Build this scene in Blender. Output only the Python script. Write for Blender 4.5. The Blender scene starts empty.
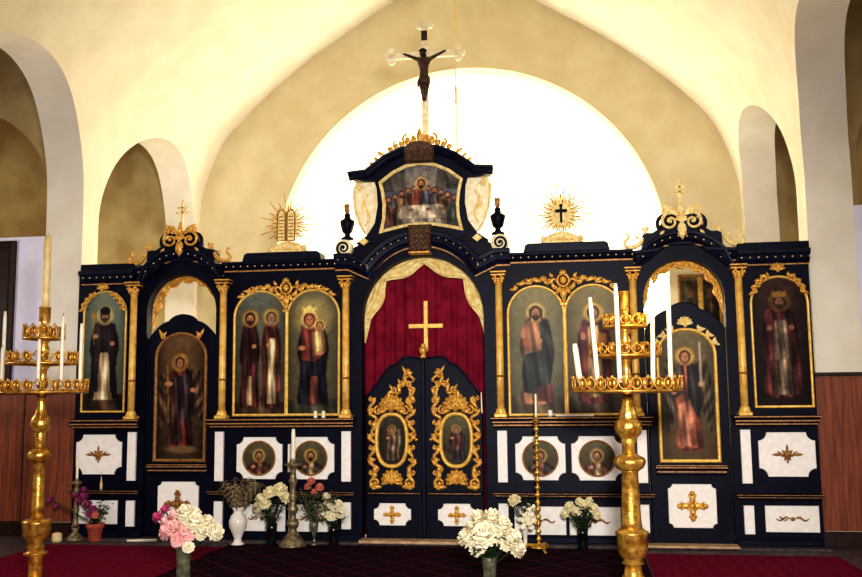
import bpy, math, random
import numpy as np
from mathutils import Vector, Matrix
random.seed(7); rng = np.random.RandomState(11)
PI = math.pi
sc = bpy.context.scene
COL = sc.collection

# ------------------------------------------------------------------ materials
def lin(c):
    r = []
    for v in c[:3]:
        v /= 255.0
        r.append(v/12.92 if v <= .04045 else ((v+.055)/1.055)**2.4)
    return (*r, 1.0)

def material(name, col, rough=.5, metal=0., col2=None, scale=20., bump=0., bscale=60., emit=None, estr=0., detail=4., spec=None, alpha=None, trans=0.):
    m = bpy.data.materials.new(name); m.use_nodes = True
    nt = m.node_tree; b = nt.nodes['Principled BSDF']
    b.inputs['Roughness'].default_value = rough; b.inputs['Metallic'].default_value = metal
    if spec is not None: b.inputs['Specular IOR Level'].default_value = spec
    if trans: b.inputs['Transmission Weight'].default_value = trans
    tc = nt.nodes.new('ShaderNodeTexCoord')
    n = nt.nodes.new('ShaderNodeTexNoise'); n.inputs['Scale'].default_value = scale; n.inputs['Detail'].default_value = detail
    nt.links.new(tc.outputs['Object'], n.inputs['Vector'])
    r = nt.nodes.new('ShaderNodeValToRGB')
    r.color_ramp.elements[0].position = .35; r.color_ramp.elements[1].position = .65
    r.color_ramp.elements[0].color = lin(col2 or [v*.9 for v in col]); r.color_ramp.elements[1].color = lin(col)
    nt.links.new(n.outputs['Fac'], r.inputs['Fac']); nt.links.new(r.outputs['Color'], b.inputs['Base Color'])
    if bump:
        n2 = nt.nodes.new('ShaderNodeTexNoise'); n2.inputs['Scale'].default_value = bscale
        nt.links.new(tc.outputs['Object'], n2.inputs['Vector'])
        bp = nt.nodes.new('ShaderNodeBump'); bp.inputs['Strength'].default_value = bump; bp.inputs['Distance'].default_value = .01
        nt.links.new(n2.outputs['Fac'], bp.inputs['Height']); nt.links.new(bp.outputs['Normal'], b.inputs['Normal'])
    if emit:
        b.inputs['Emission Color'].default_value = lin(emit); b.inputs['Emission Strength'].default_value = estr
    return m

M = {}
M['navy'] = material('navy_black_paint', (14, 17, 44), .5, 0, (8, 9, 26), 9, .08, 30, spec=.22)
M['navy2'] = material('dark_blue_paint', (20, 24, 56), .5, 0, (10, 12, 28), 14, .1, 40, spec=.25)
M['gold'] = material('gilding', (240, 196, 100), .38, .25, (186, 128, 54), 45, .25, 120)
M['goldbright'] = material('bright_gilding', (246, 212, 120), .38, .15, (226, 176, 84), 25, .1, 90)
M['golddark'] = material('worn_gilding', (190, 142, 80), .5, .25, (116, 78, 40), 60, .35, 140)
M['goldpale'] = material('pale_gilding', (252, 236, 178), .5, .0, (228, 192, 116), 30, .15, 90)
M['column'] = material('ochre_gilt_column', (246, 208, 124), .42, .12, (222, 172, 84), 18, .08, 60)
M['brass'] = material('polished_brass', (236, 196, 104), .30, .6, (176, 124, 50), 22, .25, 60)
M['brassdull'] = material('dull_brass', (166, 152, 122), .42, .4, (104, 88, 62), 30, .15, 80)
M['panel'] = material('white_painted_panel', (252, 248, 240), .5, 0, (244, 238, 228), 25, .05, 60)
M['line'] = material('gilt_line', (206, 158, 96), .5, .2, (150, 100, 56), 50)
M['carved'] = material('brown_carved_wood', (120, 86, 62), .6, 0, (52, 34, 28), 55, .5, 70)
M['cream'] = material('cream_painted_wood', (250, 242, 214), .5, 0, (236, 216, 168), 20, .05, 50)
M['bronze'] = material('dark_bronze', (92, 66, 54), .45, .15, (56, 38, 34), 40, .2, 80)
M['plaster'] = material('cream_plaster', (238, 231, 214), .9, 0, (230, 222, 203), 3, .12, 45)
M['plasterend'] = material('yellow_cream_plaster', (222, 210, 176), .9, 0, (214, 200, 162), 3, .12, 45)
M['plastercool'] = material('pale_lavender_plaster', (232, 228, 240), .9, 0, (224, 220, 232), 3, .12, 45)
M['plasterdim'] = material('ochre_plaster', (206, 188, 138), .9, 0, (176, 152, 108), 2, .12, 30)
M['apse'] = material('white_apse_plaster', (252, 246, 226), .9, 0, (250, 242, 220), 3, .05, 30)
M['curtain'] = material('crimson_velvet', (150, 34, 62), .8, 0, (122, 22, 48), 9, .1, 160, spec=.2)
M['goldcloth'] = material('pale_gold_cloth', (250, 232, 170), .7, 0, (226, 192, 118), 22, .1, 60)
M['drape'] = material('brown_cloth', (124, 80, 44), .8, 0, (80, 48, 28), 12)
M['wax'] = material('ivory_wax', (252, 246, 226), .45, 0, (242, 232, 206), 12)
M['waxold'] = material('yellowed_wax', (240, 222, 170), .45, 0, (222, 196, 140), 20)
M['wick'] = material('burnt_wick', (30, 24, 20), .9)
M['flame'] = material('candle_flame', (255, 236, 170), .5, 0, emit=(255, 226, 150), estr=45)
M['stone'] = material('grey_stone', (108, 96, 96), .55, 0, (70, 60, 62), 18, .15, 60)
M['threshold'] = material('pale_threshold', (214, 186, 150), .5, 0, (176, 146, 112), 18, .1, 60)
M['white_ceramic'] = material('white_glazed_ceramic', (246, 240, 228), .2, 0, (236, 228, 212), 8)
M['terracotta'] = material('terracotta', (196, 106, 84), .7, 0, (164, 80, 62), 22, .1, 60)
M['darkvase'] = material('dark_green_glazed_vase', (30, 36, 36), .2, 0, (16, 20, 22), 10)
M['glassvase'] = material('cloudy_green_glass', (128, 124, 104), .12, 0, (74, 76, 62), 18, .1, 40, spec=.8)
M['leaf'] = material('dark_green_leaf', (52, 78, 40), .6, 0, (24, 40, 24), 40)
M['leafgrey'] = material('grey_green_leaf', (120, 122, 84), .6, 0, (66, 66, 42), 40)
M['dried'] = material('dried_foliage', (170, 152, 120), .8, 0, (84, 66, 50), 50)
for k, a, b_ in [('fl_white', (252, 246, 226), (238, 226, 190)), ('fl_pink', (252, 218, 210), (244, 184, 180)), ('fl_magenta', (230, 110, 160), (190, 60, 120)),
                 ('fl_yellow', (252, 246, 218), (240, 226, 176)), ('fl_salmon', (238, 166, 140), (206, 110, 92)), ('fl_mauve', (198, 96, 150), (140, 52, 100))]:
    M[k] = material(k + '_petals', a, .6, 0, b_, 60)

def painted(name, rough=.42):
    m = bpy.data.materials.new(name); m.use_nodes = True
    nt = m.node_tree; b = nt.nodes['Principled BSDF']; b.inputs['Roughness'].default_value = rough; b.inputs['Specular IOR Level'].default_value = .18
    at = nt.nodes.new('ShaderNodeAttribute'); at.attribute_name = 'paint'
    tc = nt.nodes.new('ShaderNodeTexCoord'); n = nt.nodes.new('ShaderNodeTexNoise'); n.inputs['Scale'].default_value = 70; n.inputs['Detail'].default_value = 6
    nt.links.new(tc.outputs['Object'], n.inputs['Vector'])
    mr = nt.nodes.new('ShaderNodeMapRange'); mr.inputs['To Min'].default_value = .55; mr.inputs['To Max'].default_value = 1.3
    nt.links.new(n.outputs['Fac'], mr.inputs['Value'])
    mx = nt.nodes.new('ShaderNodeVectorMath'); mx.operation = 'SCALE'
    nt.links.new(at.outputs['Color'], mx.inputs[0]); nt.links.new(mr.outputs['Result'], mx.inputs['Scale'])
    nt.links.new(mx.outputs['Vector'], b.inputs['Base Color'])
    return m
M['paint'] = painted('oil_painting')

def wood_mat():
    m = bpy.data.materials.new('brown_panel_wood'); m.use_nodes = True
    nt = m.node_tree; b = nt.nodes['Principled BSDF']; b.inputs['Roughness'].default_value = .5
    tc = nt.nodes.new('ShaderNodeTexCoord'); mp = nt.nodes.new('ShaderNodeMapping'); mp.inputs['Scale'].default_value = (14, 14, .9)
    nt.links.new(tc.outputs['Object'], mp.inputs['Vector'])
    n = nt.nodes.new('ShaderNodeTexNoise'); n.inputs['Scale'].default_value = 3.2; n.inputs['Detail'].default_value = 6
    nt.links.new(mp.outputs['Vector'], n.inputs['Vector'])
    r = nt.nodes.new('ShaderNodeValToRGB'); r.color_ramp.elements[0].position = .3; r.color_ramp.elements[1].position = .7
    r.color_ramp.elements[0].color = lin((112, 60, 40)); r.color_ramp.elements[1].color = lin((156, 92, 62))
    nt.links.new(n.outputs['Fac'], r.inputs['Fac']); nt.links.new(r.outputs['Color'], b.inputs['Base Color'])
    return m
M['wood'] = wood_mat()
M['darkwood'] = material('dark_brown_wood', (62, 36, 26), .5, 0, (36, 20, 16), 20, .1, 40)

def carpet_mat(name, base, dark, motif, sc_, lattice):
    m = bpy.data.materials.new(name); m.use_nodes = True
    nt = m.node_tree; L = nt.links; b = nt.nodes['Principled BSDF']; b.inputs['Roughness'].default_value = .95
    b.inputs['Specular IOR Level'].default_value = .1
    tc = nt.nodes.new('ShaderNodeTexCoord')
    mp = nt.nodes.new('ShaderNodeMapping'); mp.inputs['Rotation'].default_value = (0, 0, PI/4 if lattice else 0); mp.inputs['Scale'].default_value = (sc_,)*3
    L.new(tc.outputs['Object'], mp.inputs['Vector'])
    v = nt.nodes.new('ShaderNodeTexVoronoi'); v.inputs['Scale'].default_value = 1.0; v.inputs['Randomness'].default_value = 0.0 if lattice else .25
    v.distance = 'CHEBYCHEV' if lattice else 'MANHATTAN'
    L.new(mp.outputs['Vector'], v.inputs['Vector'])
    r = nt.nodes.new('ShaderNodeValToRGB'); cr = r.color_ramp; cr.interpolation = 'LINEAR'
    cr.elements[0].position = .0; cr.elements[0].color = lin(motif)
    e = cr.elements.new(.14); e.color = lin(dark)
    e = cr.elements.new(.26); e.color = lin(base)
    e = cr.elements.new(.40); e.color = lin(dark)
    cr.elements[-1].position = .48; cr.elements[-1].color = lin(base if not lattice else motif)
    L.new(v.outputs['Distance'], r.inputs['Fac'])
    n = nt.nodes.new('ShaderNodeTexNoise'); n.inputs['Scale'].default_value = 40; n.inputs['Detail'].default_value = 5
    L.new(tc.outputs['Object'], n.inputs['Vector'])
    mr = nt.nodes.new('ShaderNodeMapRange'); mr.inputs['To Min'].default_value = .45; mr.inputs['To Max'].default_value = 1.5
    L.new(n.outputs['Fac'], mr.inputs['Value'])
    s = nt.nodes.new('ShaderNodeVectorMath'); s.operation = 'SCALE'
    L.new(r.outputs['Color'], s.inputs[0]); L.new(mr.outputs['Result'], s.inputs['Scale']); L.new(s.outputs['Vector'], b.inputs['Base Color'])
    return m
M['carpet_red'] = carpet_mat('red_carpet', (126, 24, 58), (96, 14, 44), (112, 34, 60), 9, False)
M['carpet_dark'] = carpet_mat('dark_patterned_carpet', (46, 14, 32), (18, 8, 18), (80, 32, 52), 4.2, True)

# ------------------------------------------------------------------ mesh collector
class MB:
    def __init__(s): s.v = []; s.f = []; s.m = []; s.s = []
    def add(s, vs, fs, mi=0, smooth=False):
        o = len(s.v); s.v.extend([tuple(map(float, p)) for p in vs])
        for f in fs: s.f.append([i+o for i in f]); s.m.append(mi); s.s.append(smooth)
        return s
    def box(s, x0, x1, y0, y1, z0, z1, mi=0, bev=0.):
        b = bev
        vs = [(x0+b, y0, z0+b), (x1-b, y0, z0+b), (x1-b, y0, z1-b), (x0+b, y0, z1-b),
              (x0, y0+b, z0), (x1, y0+b, z0), (x1, y0+b, z1), (x0, y0+b, z1),
              (x0, y1, z0), (x1, y1, z0), (x1, y1, z1), (x0, y1, z1)]
        fs = [(0, 1, 2, 3), (11, 10, 9, 8)]
        for a, c in ((0, 4), (4, 8)):
            if a == 0 and not b: continue
            for i in range(4): j = (i+1) % 4; fs.append((a+i, c+i, c+j, a+j))
        if not b:
            fs[0] = (4, 5, 6, 7)
        return s.add(vs, fs, mi)
    def prism(s, pts, y0, y1, mi=0, bev=0.):
        n = len(pts)
        if bev:
            cx = sum(p[0] for p in pts)/n; cz = sum(p[1] for p in pts)/n
            ins = []
            for i in range(n):
                p0, p1, p2 = Vector(pts[i-1]), Vector(pts[i]), Vector(pts[(i+1) % n])
                d1 = (p1-p0).normalized(); d2 = (p2-p1).normalized()
                nn = Vector((-(d1+d2).y, (d1+d2).x))
                if nn.length < 1e-6: nn = Vector((-d1.y, d1.x))
                nn.normalize()
                ins.append(p1+nn*bev)
            area = sum(pts[i-1][0]*pts[i][1]-pts[i][0]*pts[i-1][1] for i in range(n))
            if area < 0: ins = [2*Vector(p)-q for p, q in zip(pts, ins)]
            vs = [(p[0], y0, p[1]) for p in ins]+[(p[0], y0+bev, p[1]) for p in pts]+[(p[0], y1, p[1]) for p in pts]
            fs = [tuple(range(n)), tuple(range(3*n-1, 2*n-1, -1))]
            for a in (0, n):
                for i in range(n): j = (i+1) % n; fs.append((a+i, a+n+i, a+n+j, a+j))
        else:
            vs = [(p[0], y0, p[1]) for p in pts]+[(p[0], y1, p[1]) for p in pts]
            fs = [tuple(range(n)), tuple(range(2*n-1, n-1, -1))]
            for i in range(n): j = (i+1) % n; fs.append((i, n+i, n+j, j))
        return s.add(vs, fs, mi)
    def lathe(s, prof, c=(0, 0, 0), n=24, mi=0, smooth=True, flute=0, fl=0.):
        vs = []; fs = []
        for r, z in prof:
            for k in range(n):
                a = 2*PI*k/n; rr = r*(1+fl*math.cos(flute*a)) if flute else r
                vs.append((c[0]+rr*math.cos(a), c[1]+rr*math.sin(a), c[2]+z))
        m = len(prof)
        for i in range(m-1):
            for k in range(n):
                j = (k+1) % n; fs.append((i*n+k, i*n+j, (i+1)*n+j, (i+1)*n+k))
        fs.append(tuple(range(n-1, -1, -1))); fs.append(tuple(range((m-1)*n, m*n)))
        return s.add(vs, fs, mi, smooth)
    def tube(s, pts, rad, n=8, mi=0, closed=False, flat=1.):
        pts = [Vector(p) for p in pts]; m = len(pts)
        if not hasattr(rad, '__len__'): rad = [rad]*m
        vs = []; fs = []; up = None
        for i in range(m):
            t = (pts[(i+1) % m]-pts[i-1]) if closed else (pts[min(i+1, m-1)]-pts[max(i-1, 0)])
            if t.length < 1e-9: t = Vector((0, 0, 1))
            t.normalize()
            if up is None: up = Vector((0, 1, 0)) if abs(t.y) < .9 else Vector((1, 0, 0))
            a = t.cross(up).normalized(); b = a.cross(t).normalized(); up = b
            for k in range(n):
                th = 2*PI*k/n
                vs.append(pts[i]+rad[i]*(math.cos(th)*a+flat*math.sin(th)*b))
        for i in range(m if closed else m-1):
            i2 = (i+1) % m
            for k in range(n):
                j = (k+1) % n; fs.append((i*n+k, i*n+j, i2*n+j, i2*n+k))
        if not closed: fs.append(tuple(range(n-1, -1, -1))); fs.append(tuple(range((m-1)*n, m*n)))
        return s.add(vs, fs, mi, True)
    def ball(s, c, r, n=8, mi=0):
        rx, ry, rz = r if hasattr(r, '__len__') else (r, r, r)
        k = max(3, n//2+1); vs = [(c[0], c[1], c[2]-rz)]; fs = []; nn = n
        for i in range(1, k):
            ph = -PI/2+PI*i/k
            for j in range(nn):
                a = 2*PI*j/nn; vs.append((c[0]+rx*math.cos(ph)*math.cos(a), c[1]+ry*math.cos(ph)*math.sin(a), c[2]+rz*math.sin(ph)))
        vs.append((c[0], c[1], c[2]+rz))
        for j in range(nn): fs.append((0, 1+(j+1) % nn, 1+j))
        for i in range(k-2):
            for j in range(nn): fs.append((1+i*nn+j, 1+i*nn+(j+1) % nn, 1+(i+1)*nn+(j+1) % nn, 1+(i+1)*nn+j))
        b = 1+(k-2)*nn
        for j in range(nn): fs.append((b+j, b+(j+1) % nn, len(vs)-1))
        return s.add(vs, fs, mi, True)
    def sweep(s, path, prof, closed=False, mi=0, smooth=False):
        m = len(path); P = [Vector(p) for p in path]; vs = []; fs = []; q = len(prof)
        for i in range(m):
            if closed: d1 = P[i]-P[i-1]; d2 = P[(i+1) % m]-P[i]
            else: d1 = P[i]-P[i-1] if i else P[1]-P[0]; d2 = P[i+1]-P[i] if i < m-1 else P[-1]-P[-2]
            d1 = d1.normalized(); d2 = d2.normalized()
            n1 = Vector((-d1.y, d1.x)); n2 = Vector((-d2.y, d2.x)); nn = n1+n2
            if nn.length < 1e-6: nn = n1
            nn.normalize(); k = 1/max(.35, nn.dot(n1))
            for a, y in prof: vs.append((P[i].x+nn.x*a*k, y, P[i].y+nn.y*a*k))
        for i in range(m if closed else m-1):
            i2 = (i+1) % m
            for k in range(q-1): fs.append((i*q+k, i*q+k+1, i2*q+k+1, i2*q+k))
        if not closed: fs.append(tuple(range(q))); fs.append(tuple(range((m-1)*q, m*q)))
        return s.add(vs, fs, mi, smooth)
    # carved ornament, all lying in the XZ plane and swelling towards -y
    def leaf(s, x, z, ang, ln, wd, y, h=.012, mi=0):
        n = 5; vs = []; ca, sa = math.cos(ang), math.sin(ang)
        for i in range(n+1):
            t = i/n; w = wd*.5*math.sin(PI*min(1, t*.92+.08))**.8*(1-.35*t)
            for k, hh in ((-1, 0), (0, 1), (1, 0)):
                u = ln*t; vv = w*k
                vs.append((x+u*ca-vv*sa, y-h*hh*math.sin(PI*(t*.85+.1)), z+u*sa+vv*ca))
        fs = []
        for i in range(n):
            for k in range(2): fs.append((i*3+k, i*3+k+1, i*3+k+4, i*3+k+3))
        return s.add(vs, fs, mi, True)
    def shell(s, x, z, r, y, n=9, a0=0., a1=PI, mi=0, h=.02):
        NA = n*4; NR = 5; vs = []; fs = []
        for i in range(NA+1):
            t = i/NA; a = a0+(a1-a0)*t; rib = abs(math.sin(PI*n*t)); rr = r*(.86+.14*math.sin(PI*t))*(.86+.14*rib)
            for k in range(NR+1):
                w = k/NR; hh = h*(.35+.9*math.sin(PI*min(1, .12+.80*w)))*(1-(.45*w)*(1-rib))*(1 if k < NR else .0)
                vs.append((x+rr*w*math.cos(a), y-hh, z+rr*w*math.sin(a)))
        for i in range(NA):
            for k in range(NR): fs.append((i*(NR+1)+k, i*(NR+1)+k+1, (i+1)*(NR+1)+k+1, (i+1)*(NR+1)+k))
        s.add(vs, fs, mi, True); s.ball((x, y-h*.7, z), (r*.2, h, r*.2), 8, mi)
        return s
    def scroll(s, x, z, r0, turns, a0, sgn, th, y, mi=0, n=26, r1=.12):
        pts = []; rad = []
        for i in range(n+1):
            t = i/n; r = r0*(1-t*(1-r1)); a = a0+sgn*2*PI*turns*t
            pts.append((x+r*math.cos(a), y-.006*t, z+r*math.sin(a))); rad.append(th*(1-.45*t))
        s.tube(pts, rad, 6, mi); s.ball((x, y-.008, z), th*1.2, 8, mi)
        return s
    def scurve(s, p0, p1, bend, th, y, mi=0, n=16):
        p0 = Vector(p0); p1 = Vector(p1); d = p1-p0; nn = Vector((-d.y, d.x))
        pts = []; rad = []
        for i in range(n+1):
            t = i/n; q = p0+d*t+nn*bend*math.sin(2*PI*t)
            pts.append((q.x, y, q.y)); rad.append(th*(.55+.6*math.sin(PI*t)))
        return s.tube(pts, rad, 6, mi)
    def build(s, name, mats, parent=None, origin=None):
        me = bpy.data.meshes.new(name)
        og = Vector(origin) if origin else Vector((0, 0, 0))
        me.from_pydata([Vector(p)-og for p in s.v], [], s.f)
        if not isinstance(mats, (list, tuple)): mats = [mats]
        for m in mats: me.materials.append(M[m] if isinstance(m, str) else m)
        me.polygons.foreach_set('material_index', s.m); me.polygons.foreach_set('use_smooth', s.s)
        me.validate(); me.update()
        o = bpy.data.objects.new(name, me); COL.objects.link(o)
        if parent is not None:
            o.parent = parent; o.location = og-wloc(parent)
        else: o.location = og
        return o

def wloc(o):
    v = Vector(o.location)
    while o.parent: o = o.parent; v = v+Vector(o.location)
    return v
def tag(o, label, cat, group=None, kind=None):
    o['label'] = label; o['category'] = cat
    if group: o['group'] = group
    if kind: o['kind'] = kind
    return o
def thing(name, label, cat, loc=(0, 0, 0), group=None):
    o = bpy.data.objects.new(name, None); COL.objects.link(o); o.location = loc; o.empty_display_size = .1
    return tag(o, label, cat, group)
def struct(name, mb, mats):
    o = mb.build(name, mats); o['kind'] = 'structure'; return o

def arc(cx, cz, rx, a0, a1, n=24, rz=None):
    rz = rx if rz is None else rz
    return [(cx+rx*math.cos(a0+(a1-a0)*i/n), cz+rz*math.sin(a0+(a1-a0)*i/n)) for i in range(n+1)]
def archpath(cx, hw, z0, zs, top, n=24):      # closed outline, counter-clockwise
    return [(cx-hw, z0), (cx+hw, z0)]+arc(cx, zs, hw, 0, PI, n, top-zs)
def roundrect(x0, x1, z0, z1, r, n=5):
    return arc(x1-r, z0+r, r, -PI/2, 0, n)+arc(x1-r, z1-r, r, 0, PI/2, n)+arc(x0+r, z1-r, r, PI/2, PI, n)+arc(x0+r, z0+r, r, PI, 1.5*PI, n)
def notched(x0, x1, z0, z1, r, n=5):          # concave quarter-round corners
    return (arc(x1, z0, r, PI, PI/2, n)+arc(x1, z1, r, 1.5*PI, PI, n)+arc(x0, z1, r, 0, -PI/2, n)+arc(x0, z0, r, PI/2, 0, n))

def holed(outer, holes, y0, y1):
    cu = bpy.data.curves.new('tmp', 'CURVE'); cu.dimensions = '2D'; cu.fill_mode = 'BOTH'; cu.extrude = (y1-y0)/2
    for pts in [outer]+holes:
        sp = cu.splines.new('POLY'); sp.points.add(len(pts)-1); sp.use_cyclic_u = True
        for p, q in zip(sp.points, pts): p.co = (q[0], q[1], 0, 1)
    o = bpy.data.objects.new('tmp', cu); COL.objects.link(o)
    dg = bpy.context.evaluated_depsgraph_get(); dg.update()
    me = o.evaluated_get(dg).to_mesh()
    vs = [(v.co.x, (y0+y1)/2-v.co.z, v.co.y) for v in me.vertices]; fs = [tuple(p.vertices) for p in me.polygons]
    bpy.data.objects.remove(o); bpy.data.curves.remove(cu)
    mb = MB(); mb.add(vs, fs); return mb

# ------------------------------------------------------------------ painter for the icons
class Cv:
    def __init__(s, asp, n=150):
        s.H = n; s.W = max(8, int(n*asp)); s.asp = asp
        u = (np.arange(s.W)+.5)/s.W*asp-asp/2; v = (np.arange(s.H)+.5)/s.H
        s.U, s.V = np.meshgrid(u, v); s.I = np.zeros((s.H, s.W, 3))
    def bg(s, top, bot, mid=None):
        t = s.V[..., None]; a = np.array(top)/255.; b = np.array(bot)/255.
        s.I = b*(1-t)+a*t
        return s
    def blend(s, m, c): m = np.clip(m, 0, 1)[..., None]; s.I = s.I*(1-m)+m*np.array(c)/255.
    def ell(s, cx, cy, rx, ry, c, soft=.2, a=1., fold=0.):
        d = ((s.U-cx)/rx)**2+((s.V-cy)/ry)**2
        m = np.clip((1+soft-d)/(2*soft), 0, 1)*a; s.blend(m, c)
    def ring(s, cx, cy, r, w, c, a=1.):
        d = np.sqrt((s.U-cx)**2+(s.V-cy)**2); s.blend(np.clip(1.5-abs(d-r)/w, 0, 1)*a, c)
    def inside(s, pts):
        m = np.zeros_like(s.U, bool); n = len(pts)
        for i in range(n):
            x0, y0 = pts[i-1]; x1, y1 = pts[i]
            if y0 == y1: continue
            c = ((y0 > s.V) != (y1 > s.V)) & (s.U < (x1-x0)*(s.V-y0)/(y1-y0)+x0); m ^= c
        return m
    def poly(s, pts, c, fold=.0, fr=60., tilt=.0, a=1., ph=0.):
        m = s.inside(pts).astype(float)
        for _ in range(1):
            m = (m+np.roll(m, 1, 0)+np.roll(m, -1, 0)+np.roll(m, 1, 1)+np.roll(m, -1, 1))/5
        col = np.array(c)/255.
        sh = np.ones_like(s.U)
        if fold:
            w = np.sin(fr*(s.U+tilt*(s.V-.4))+1.6*np.sin(9*s.V+ph)+ph)
            sh = 1+fold*w+fold*.5*np.sin(fr*2.3*s.U+14*s.V+ph)
        if fold:
            xs = [p[0] for p in pts]; x0, x1 = min(xs), max(xs); e = np.clip(abs((s.U-(x0+x1)/2)/((x1-x0)/2+1e-6)), 0, 1)
            sh = sh*(1.12-.5*e**2)*(1+.18*np.sin(23*s.V+17*s.U+ph))
            g = col.mean(); col = (col*.55+g*.45)*np.array((1.04, .98, .86))
        mm = np.clip(m*a, 0, 1)[..., None]
        s.I = s.I*(1-mm)+mm*np.clip(col*sh[..., None], 0, 1)
    def noise(s, amp=.08):
        z = rng.rand(s.H//6+2, s.W//6+2); z = np.kron(z, np.ones((6, 6)))[:s.H, :s.W]
        s.I = np.clip(s.I*(1+amp*(z[..., None]-.5)+amp*.8*(rng.rand(s.H, s.W, 1)-.5)), 0, 1)
    def vign(s, k=.35): s.I *= (1-k*np.clip(abs(s.U)/(s.asp/2), 0, 1)**3)[..., None]

SKIN = (196, 140, 104)
def head(c, x, y, r_, hair=(66, 42, 28), beard=None, halo=(236, 206, 120), hr=2.1, veil=None, skin=SKIN):
    r = r_*.9; y = y-r_*.38
    if halo:
        c.ell(x, y+r*.2, r*hr, r*hr*1.0, halo, .25, .75); c.ring(x, y+r*.2, r*hr, r*.12, (150, 100, 40), .45)
    c.ell(x, y-r*1.05, r*.5, r*.5, tuple(v*.78 for v in skin), .3)
    c.ell(x, y+r*.15, r*1.12, r*1.3, veil or hair, .15)
    c.ell(x, y, r*.74, r*1.0, skin, .2)
    if beard: c.ell(x, y-r*.75, r*.62, r*.62, beard, .3)
    for sx in (-1, 1): c.ell(x+sx*r*.3, y+r*.12, r*.16, r*.1, (50, 30, 24), .4)
    c.ell(x, y-r*.12, r*.1, r*.26, (170, 112, 82), .5); c.ell(x, y-r*.48, r*.22, r*.08, (130, 50, 44), .5)
def robe(c, x, s=1., w=1., foot=.09, sh=.70, col=(120, 40, 40), fold=.28, fr=60, ph=0):
    f = lambda a, b: (x+a*w*s*.84, foot+(b-.09)*(sh-foot)/.61)
    c.poly([f(-.03, .745), f(-.075, .715), f(-.115, .67), f(-.145, .58), f(-.16, .47), f(-.13, .40), f(-.135, .27), f(-.155, .15), f(-.15, .09), f(-.05, .075), f(.06, .085), f(.155, .08), f(.15, .2), f(.13, .32), f(.135, .40), f(.165, .5), f(.145, .6), f(.11, .67), f(.07, .715), f(.03, .745)], col, fold, fr, .1, 1, ph)
    return f
def icon_bishop(asp):
    c = Cv(asp).bg((132, 140, 120), (96, 104, 92)); c.poly([(-.3, 0), (.3, 0), (.3, .14), (-.3, .16)], (74, 52, 36), .3, 30)
    f = robe(c, 0, 1, .95, .12, .73, (34, 24, 34), .35)
    c.poly([f(-.05, .46), f(.06, .46), f(.075, .12), f(-.06, .12)], (206, 186, 150), .2, 90)
    c.poly([f(-.12, .69), f(-.02, .7), f(-.05, .4), f(-.14, .34)], (52, 30, 42), .3, 70); c.poly([f(.12, .69), f(.02, .7), f(.05, .4), f(.14, .34)], (46, 26, 38), .3, 70)
    c.poly([f(-.09, .14), f(.09, .13), f(.1, .07), f(-.1, .07)], (206, 190, 150), .3, 70)
    head(c, 0, .80, .042, (40, 30, 26), (70, 56, 44), (206, 190, 130)); c.ell(0, .83, .045, .035, (30, 22, 26), .2)
    c.ell(-.075, .62, .02, .018, SKIN); c.ell(.07, .56, .02, .018, SKIN)
    c.poly([(-.11, .78), (-.1, .78), (-.085, .55), (-.095, .55)], (190, 150, 70)); c.ell(-.105, .79, .02, .03, (190, 150, 70), .3)
    c.vign(); c.noise(); return c
def icon_angel_dark(asp):
    c = Cv(asp).bg((118, 90, 62), (70, 56, 44))
    c.poly([(-.06, .7), (-.2, .66), (-.26, .4), (-.17, .22), (-.1, .4)], (96, 66, 48), .4, 80, .6); c.poly([(.06, .7), (.17, .72), (.24, .5), (.18, .25), (.1, .45)], (104, 74, 54), .4, 80, -.6)
    f = robe(c, 0, 1, .85, .12, .71, (104, 34, 38), .4)
    c.poly([f(-.12, .62), f(.12, .69), f(.17, .35), f(.08, .22), f(-.05, .36)], (60, 40, 60), .4, 70); c.poly([f(-.13, .42), f(-.02, .45), f(.02, .12), f(-.12, .10)], (70, 44, 44), .35, 70)
    head(c, -.01, .775, .038, (70, 46, 30), None, (180, 140, 76)); c.ell(-.1, .6, .035, .02, SKIN); c.ell(.1, .55, .02, .02, SKIN)
    c.poly([(-.12, .75), (-.105, .75), (-.09, .3), (-.1, .3)], (170, 130, 70))
    c.ell(.02, .09, .13, .03, (160, 130, 90), .6, .6); c.vign(.5); c.noise(.2); return c
def icon_two(asp):
    c = Cv(asp).bg((112, 116, 104), (98, 90, 70)); c.poly([(-.4, 0), (.4, 0), (.4, .11), (-.4, .11)], (80, 62, 44), .25, 40)
    f = robe(c, -.085, 1, .62, .07, .72, (92, 30, 40), .35, 80)
    c.poly([f(-.12, .69), f(.1, .7), f(.12, .45), f(-.02, .35), f(-.16, .42)], (62, 26, 34), .3, 80); c.poly([f(-.04, .32), f(.05, .32), f(.05, .1), f(-.06, .1)], (150, 128, 100), .3, 80)
    g = robe(c, .09, 1, .62, .07, .72, (108, 40, 44), .35, 80, 1)
    c.poly([g(-.05, .6), g(.07, .6), g(.09, .11), g(-.06, .11)], (196, 176, 140), .25, 90); c.poly([g(.06, .69), g(.14, .66), g(.17, .2), g(.09, .2)], (120, 46, 48), .3, 80)
    head(c, -.085, .785, .042, (44, 30, 26), (60, 44, 36), (196, 160, 84), 1.9); head(c, .09, .79, .042, (90, 78, 66), (150, 136, 116), (206, 168, 90), 1.9)
    c.ell(-.05, .55, .02, .018, SKIN); c.ell(.07, .56, .02, .018, SKIN); c.vign(); c.noise(.12); return c
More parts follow.
